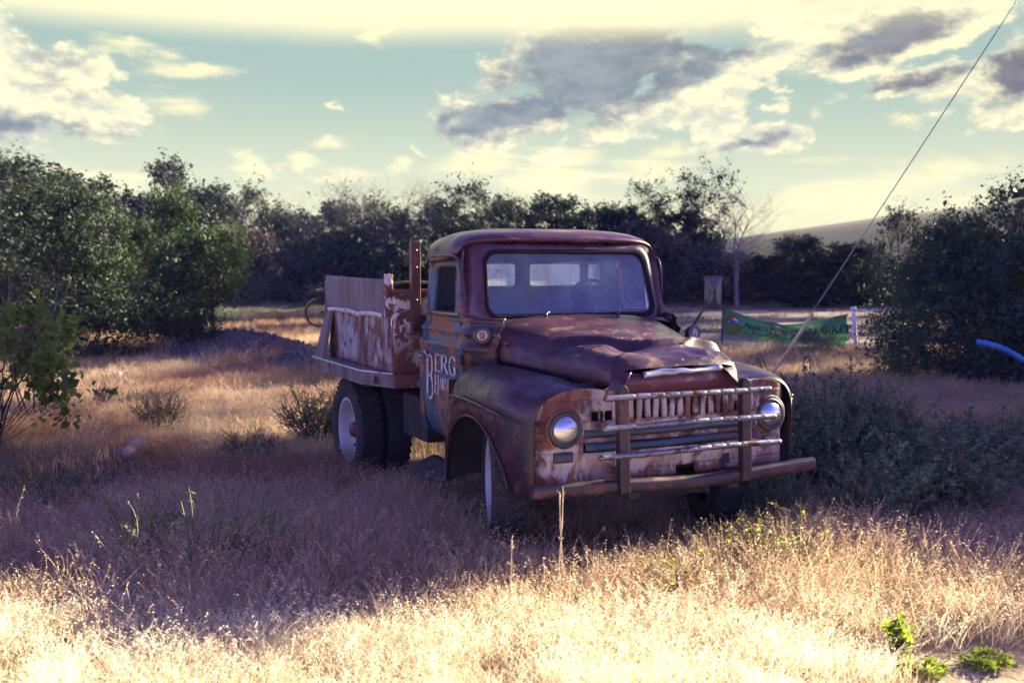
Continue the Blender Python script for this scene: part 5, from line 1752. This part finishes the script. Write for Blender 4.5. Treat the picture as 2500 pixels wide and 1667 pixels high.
MB().tube([(-.02, 0, bz(760)), (-.02, 0, bz(748))], .062, 12).build('post_cap', M['white'], wp)
MB().tube([(.0, 0, bz(757)), (2.6, .1, bz(757))], .032, 10).build('rail', M['white'], wp)
tag(wp, 'white pipe post with horizontal rail at the right end of the banner', 'post')
# guy wire with its plastic guard
A = np.array([at(1872, 15.0), 15.0, CAM_H - (945 - 653) / FPX * 15.0 - .02]); A[2] = 0.0
d0 = 15.0
a1 = np.array([at(1982, d0), d0, CAM_H - (765 - 653) / FPX * d0])
a0 = np.array([at(1893, d0), d0, CAM_H - (905 - 653) / FPX * d0])
dr = (a1 - a0) / np.linalg.norm(a1 - a0)
gw = empty('guy_wire', tuple(a0 - dr * (a0[2] / dr[2])))
base_ = np.array(gw.location)
MB().tube([tuple(dr * -.1), tuple(dr * 9.5)], .0085, 6).build('cable', M['galv'], gw)
s0_, s1_ = np.linalg.norm(a0 - base_) - .25, np.linalg.norm(a1 - base_)
mb = MB(); k_ = s0_ + (s1_ - s0_) * .42
mb.tube([tuple(dr * s0_), tuple(dr * k_)], .024, 10); mb.tube([tuple(dr * (k_ - .04) + np.array([.012, -.01, 0])), tuple(dr * s1_ + np.array([.012, -.01, 0]))], .027, 10)
mb.build('guard_sleeve', M['guard'], gw)
tag(gw, 'steel guy wire with yellow plastic guard slanting up behind the right fender', 'guy wire')
# blue pipe
bd = 10.5
pts = cr([(at(2387, bd), bd, CAM_H - (835 - 653) / FPX * bd), (at(2430, bd), bd - .1, CAM_H - (845 - 653) / FPX * bd), (at(2480, bd), bd - .15, CAM_H - (872 - 653) / FPX * bd),
          (at(2540, bd), bd - .2, CAM_H - (918 - 653) / FPX * bd), (at(2600, bd), bd - .2, .35), (at(2640, bd), bd - .2, -.05)], 40)
v, f = tube(pts, .030, 14)
tag(obj('water_pipe', v, f, M['bluepipe']), 'bent blue plastic pipe sticking in at the right edge', 'pipe')


def rock(name, loc, s, seed, m, label, group=None):
    a = np.linspace(0, math.pi, 12); b = np.linspace(0, 2 * math.pi, 19)
    A_, B_ = np.meshgrid(a, b, indexing='ij')
    g = np.stack([np.sin(A_) * np.cos(B_), np.sin(A_) * np.sin(B_), np.cos(A_)], -1)
    g = g * (1 + .22 * vnoise(g, 1.6, seed, 3))[..., None] * np.array(s)
    v, f = gridmesh(g)
    o = obj(name, v, f, m)
    o.location = (loc[0], loc[1], H(loc[0], loc[1]) + s[2] * .35)
    return tag(o, label, 'rock', group)


rock('rock', (at(2333, 15.0), 15.0), (.11, .10, .09), 1, M['palestone'], 'pale round rock in the grass below the big right bush')
for q, (px, d_, s, lb) in enumerate(((325, 9.6, (.12, .10, .10), 'larger grey rock of the cluster left of the truck'), (300, 9.45, (.10, .09, .07), 'flat grey rock at the foot of the larger one'), (345, 8.7, (.07, .06, .06), 'small grey rock nearest the camera of the cluster'))):
    rock('rock', (at(px, d_), d_), s, 3 + q, M['stone'], lb, 'rocks left of the truck')
rock('rock', (at(740, 6.5), 6.5), (.08, .06, .09), 8, M['palestone'], 'pale stone in the shaded grass left of the near front tyre')
rock('rock', (at(702, 20.0), 20.0), (.16, .12, .12), 9, M['palestone'], 'pale rock on the dark gravel mound beyond the truck bed')
rock('rock', (at(735, 18.2), 18.2), (.10, .09, .10), 10, M['stone'], 'dark round rock on the near gravel mound')
mb = MB(); mb.tube([(0, 0, -.05), (.01, 0, .17)], .045, 10); mb.tube([(.01, 0, .17), (.01, 0, .19)], .05, 10)
o = mb.build('pipe_stub', M['white']); o.location = (at(283, 15.5), 15.5, H(at(283, 15.5), 15.5)); tag(o, 'short white pipe stub standing in the grass left of the truck', 'pipe')

# loose stones on the gravel mounds
rs = np.random.RandomState(4)
V_l, F_l = [], []
octa = np.array([(1, 0, 0), (-1, 0, 0), (0, 1, 0), (0, -1, 0), (0, 0, 1), (0, 0, -1)], float)
of = np.array([(0, 2, 4), (2, 1, 4), (1, 3, 4), (3, 0, 4), (2, 0, 5), (1, 2, 5), (3, 1, 5), (0, 3, 5)])
for k in range(900):
    cx_, cy_, sx_, sy_ = ((-5.0, 19.0, 1.5, .9), (-3.2, 17.2, 1.3, .7), (-3.95, 8.5, .7, .5))[k % 3]
    x_, y_ = cx_ + rs.normal() * sx_ * .7, cy_ + rs.normal() * sy_ * .7
    r_ = rs.uniform(.012, .045) * (1 if k % 3 < 2 else .6)
    V_l.append(octa * rs.uniform(.6, 1.3, (6, 3)) * r_ + [x_, y_, H(x_, y_) + r_ * .3]); F_l.append(of + 6 * k)
tag(obj('gravel', np.vstack(V_l), np.vstack(F_l), mat_plain('gravel_stone', (.11, .095, .095), .9, .5, 3, .2), None, smooth=False), 'loose dark gravel on the earth mounds', 'gravel', None, 'stuff')


# ------------------------------------------------------------------ grass
def mat_grass(name, ca, cb, trans=.4):
    m, t = new_mat(name)
    rnd = t.n('ShaderNodeObjectInfo', out='Random')
    at_ = t.n('ShaderNodeAttribute', attribute_name='tint', out='Fac')
    c = t.mix(at_, ca, cb)
    c = t.mix(1.0, c, t.mix(rnd, (.70, .68, .70), (1.15, 1.12, 1.05)), 'MULTIPLY')
    s = t.n('ShaderNodeBsdfPrincipled', {'Base Color': c, 'Roughness': .75, 'Specular IOR Level': .25})
    tl = t.n('ShaderNodeBsdfTranslucent', {'Color': c})
    finish(t, t.n('ShaderNodeMixShader', {0: trans, 1: s, 2: tl}))
    return m


G_STRAW = mat_grass('grass_straw', (.37, .262, .172), (.62, .475, .315))
G_RED = mat_grass('grass_russet', (.27, .135, .085), (.43, .255, .155))
G_GREEN = mat_grass('grass_green', (.10, .12, .055), (.20, .20, .09))
G_SUNLIT = mat_grass('grass_sunlit', (.70, .61, .44), (.88, .80, .60))  # straw with sunlight painted into its colour, for the near strip
G_FAR = mat_grass('grass_far_straw', (.17, .130, .100), (.29, .23, .17))
G_FARR = mat_grass('grass_far_russet', (.16, .09, .07), (.25, .155, .11))
G_FARG = mat_grass('grass_far_green', (.065, .080, .050), (.12, .13, .075))
gcol = bpy.data.collections.new('grass_clumps')


def clump(i, seed, n, h, rad, wid, m, seed_heads=True, lean=.35):
    rs = np.random.RandomState(seed)
    V, F, Tn = [], [], []
    for b in range(n):
        a = rs.uniform(0, 6.283); r = rad * rs.uniform(0, 1) ** .5
        p0 = np.array([r * math.cos(a), r * math.sin(a), -.03])
        hh = h * rs.uniform(.45, 1.0); ll = rs.normal(size=2) * lean * hh + np.array([math.cos(a), math.sin(a)]) * hh * .12
        p1 = p0 + [ll[0] * .3, ll[1] * .3, hh * .6]; p2 = p0 + [ll[0], ll[1], hh]
        pth = curve3(p0, p1, p2, 4)
        fa = rs.uniform(0, 6.283); sd_ = np.array([math.cos(fa), math.sin(fa), 0]) * wid * rs.uniform(.6, 1.3) / 2
        o = len(V)
        for k, s in enumerate((1, .8, .5)):
            V += [pth[k] - sd_ * s, pth[k] + sd_ * s]
        V += [pth[3] - sd_ * .2, pth[3] + sd_ * .2]
        tn = np.clip(rs.normal(.5, .28), 0, 1)
        Tn += [tn] * 8
        F += [(o, o + 1, o + 3, o + 2), (o + 2, o + 3, o + 5, o + 4), (o + 4, o + 5, o + 7, o + 6)]
        if seed_heads and rs.uniform() < .42:
            for k in range(5):
                c = pth[3] * (1 - k * .07) + pth[1] * k * .07 + rs.normal(size=3) * .006
                d1 = rs.normal(size=3); d1 /= np.linalg.norm(d1); d2 = np.cross(d1, [0.3, .2, 1]); d2 /= np.linalg.norm(d2)
                o = len(V)
                V += [c - d2 * .008, c + d1 * .003, c + d2 * .008, c - d1 * .003]
                Tn += [min(1, tn + .25)] * 4
                F += [(o, o + 1, o + 2, o + 3)]
    me = meshdata('clump', np.array(V), np.array(F), m, smooth=False)
    at_ = me.attributes.new('tint', 'FLOAT', 'POINT'); at_.data.foreach_set('value', np.array(Tn, dtype=np.float32))
    ob = bpy.data.objects.new('grass_clump_%02d' % i, me)
    gcol.objects.link(ob)


i = 0
KINDS_ = {}
for key, cnt, kw in (('tall', 4, dict(n=46, h=.36, rad=.13, wid=.0038, m=G_STRAW)), ('mid', 4, dict(n=56, h=.23, rad=.13, wid=.0038, lean=.5, m=G_STRAW)),
                     ('russet', 4, dict(n=54, h=.23, rad=.13, wid=.0038, lean=.5, m=G_RED)), ('short', 3, dict(n=44, h=.13, rad=.15, wid=.006, m=G_STRAW, seed_heads=False, lean=.5)),
                     ('pale', 4, dict(n=58, h=.24, rad=.13, wid=.0042, lean=.5, m=G_SUNLIT)), ('green', 2, dict(n=34, h=.22, rad=.12, wid=.005, m=G_GREEN, seed_heads=False)),
                     ('far', 3, dict(n=60, h=.30, rad=.36, wid=.018, m=G_FAR, seed_heads=False)), ('farr', 2, dict(n=60, h=.26, rad=.36, wid=.018, m=G_FARR, seed_heads=False)),
                     ('farg', 2, dict(n=60, h=.20, rad=.42, wid=.02, m=G_FARG, seed_heads=False))):
    KINDS_[key] = (i, cnt)
    for q in range(cnt):
        clump(i, 100 + i, **kw); i += 1

rs = np.random.RandomState(21)
PX, IDX, SCL, RZ = [], [], [], []


def band(d0, d1, dens):
    n = int(dens * .72 * (d1 ** 2 - d0 ** 2))
    y = np.sqrt(rs.uniform(d0 ** 2, d1 ** 2, n)); x = rs.uniform(-.72, .72, n) * y
    return x, y


def put(x, y, key, sc):
    a, c = KINDS_[key]
    n = len(x)
    PX.append(np.stack([x, y, terrain(x, y)], -1)); IDX.append(a + rs.randint(0, c, n)); SCL.append(sc * rs.uniform(.75, 1.25, n)); RZ.append(rs.uniform(0, 6.283, n))


def tr_local(x, y):
    dx, dy = x - 1.02, y - 6.03
    return dx * math.cos(TH) + dy * math.sin(TH), -dx * math.sin(TH) + dy * math.cos(TH)


for d0, d1, dens in ((2.6, 5.2, 210), (5.2, 8, 150), (8, 12, 85), (12, 18, 36), (18, 27, 15)):
    x, y = band(d0, d1, dens)
    u, vv = tr_local(x, y)
    under = (np.abs(u) < .93) & (vv > -.15) & (vv < 4.2)
    keep = ~under | (rs.uniform(size=len(x)) < .28)
    dirt = 1.6 * np.exp(-(((x - 2.3) / .55) ** 2 + ((y - 4.42) / .42) ** 2)) + np.exp(-(((x + 5.0) / 1.9) ** 2 + ((y - 19.0) / 1.0) ** 2)) + np.exp(-(((x + 3.2) / 1.6) ** 2 + ((y - 17.2) / .75) ** 2)) \
        + 1.1 * np.exp(-(((x + 3.95) / 1.0) ** 2 + ((y - 8.5) / .8) ** 2))
    keep &= rs.uniform(size=len(x)) > dirt * 1.15
    keep &= ~((x > 2.5) & (y > 21.5))
    x, y, u, vv, under = x[keep], y[keep], u[keep], vv[keep], under[keep]
    P = np.stack([x, y, 0 * x], -1)
    a = vnoise(P, .55, 3, 3) + rs.normal(0, .16, len(x)); b = vnoise(P, .8, 8, 2) + rs.normal(0, .18, len(x))
    russ = b > .12
    russ |= (x < -3) & (y < 9.5) & (b > -.25)
    russ &= ~((x > .3) & (y < 6.3))
    shorts = under | (a < -.28)
    grn = (vnoise(P, .7, 14, 2) + rs.normal(0, .15, len(x))) > .52
    tallm = (a > .10) & (y < 11)
    rest = ~(russ | shorts | grn | tallm)
    cap = np.clip(1.0 + (y - 5) * .012, 1, 1.25)
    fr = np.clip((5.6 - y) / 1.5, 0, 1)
    lit_grass = (rs.uniform(size=len(x)) < np.clip((5.25 - y) / .7, 0, .93)) & ~grn  # sun-coloured straw takes over towards the camera, brightening the strip
    tallm &= ~lit_grass; rest &= ~lit_grass; russ &= ~lit_grass
    for msk, key, s in ((lit_grass & ~shorts, 'pale', 1.1), (russ & ~shorts & ~grn, 'russet', 1.0), (shorts, 'short', 1.05), (grn & ~shorts, 'green', 1.0), (tallm & ~russ & ~shorts & ~grn, 'tall', .95), (rest, 'mid', 1.05)):
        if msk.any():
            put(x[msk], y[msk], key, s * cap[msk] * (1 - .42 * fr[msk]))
for d0, d1, dens in ((27, 38, 4.0), (38, 54, 2.2)):
    x, y = band(d0, d1, dens)
    P = np.stack([x, y, 0 * x], -1)
    nz = vnoise(P, .12, 5, 3)
    right = x > 2.5 + 3 * nz
    keep = ~right | (rs.uniform(size=len(x)) < .10) | (y > 46)
    x, y, nz = x[keep], y[keep], nz[keep]
    g = (y > 29) & (y < 45) & (nz > -.25)
    put(x[g], y[g], 'farg', .9); r_ = ~g & (nz < -.3)
    put(x[r_], y[r_], 'farr', .9); s_ = ~g & ~r_
    put(x[s_], y[s_], 'far', .85)
x, y = band(12, 27, 3.0)
kp = ~((x > 2.5) & (y > 21.5)) & (np.hypot((x + 5.0) / 2.3, (y - 19.0) / 1.5) > 1) & (np.hypot((x + 3.2) / 2.0, (y - 17.2) / 1.2) > 1); x, y = x[kp], y[kp]
put(x, y, 'far', .7)

PX = np.vstack(PX); IDX = np.concatenate(IDX); SCL = np.concatenate(SCL); RZ = np.concatenate(RZ)
gm = bpy.data.meshes.new('dry_grass')
gm.vertices.add(len(PX)); gm.vertices.foreach_set('co', PX.astype(np.float32).ravel())
for nm, typ, val in (('idx', 'INT', IDX.astype(np.int32)), ('scl', 'FLOAT', SCL.astype(np.float32))):
    gm.attributes.new(nm, typ, 'POINT').data.foreach_set('value', val)
gm.attributes.new('rot', 'FLOAT_VECTOR', 'POINT').data.foreach_set('vector', np.stack([rs.normal(0, .10, len(RZ)), rs.normal(0, .10, len(RZ)), RZ], -1).astype(np.float32).ravel())
grass = link(bpy.data.objects.new('dry_grass', gm))
tag(grass, 'dry straw-coloured grass covering the ground around the truck', 'grass', None, 'stuff')
ng = bpy.data.node_groups.new('scatter_grass', 'GeometryNodeTree')
ng.interface.new_socket('Geometry', in_out='INPUT', socket_type='NodeSocketGeometry')
ng.interface.new_socket('Geometry', in_out='OUTPUT', socket_type='NodeSocketGeometry')
N_, L_ = ng.nodes, ng.links
gi, go = N_.new('NodeGroupInput'), N_.new('NodeGroupOutput')
ci = N_.new('GeometryNodeCollectionInfo'); ci.inputs[0].default_value = gcol; ci.inputs[1].default_value = True; ci.inputs[2].default_value = True
ip = N_.new('GeometryNodeInstanceOnPoints'); ip.inputs['Pick Instance'].default_value = True


def named(n, typ):
    q = N_.new('GeometryNodeInputNamedAttribute'); q.data_type = typ; q.inputs[0].default_value = n
    return q.outputs[0]


er = N_.new('FunctionNodeEulerToRotation')
L_.new(named('rot', 'FLOAT_VECTOR'), er.inputs[0])
L_.new(gi.outputs[0], ip.inputs['Points']); L_.new(ci.outputs[0], ip.inputs['Instance'])
L_.new(named('idx', 'INT'), ip.inputs['Instance Index']); L_.new(er.outputs[0], ip.inputs['Rotation']); L_.new(named('scl', 'FLOAT'), ip.inputs['Scale'])
L_.new(ip.outputs[0], go.inputs[0])
grass.modifiers.new('scatter', 'NODES').node_group = ng


# ------------------------------------------------------------------ air
hm, t = new_mat('haze_air')
vol = t.n('ShaderNodeVolumePrincipled', {'Color': (.26, .36, 1.0, 1), 'Density': 0.00025, 'Anisotropy': 0.0})
t.n('ShaderNodeOutputMaterial', {'Volume': vol}, out=None)
hz_ = MB().box((60, 95, 9), (420, 240, 22)).build('haze', hm, None, smooth=False)
tag(hz_, kind='stuff')
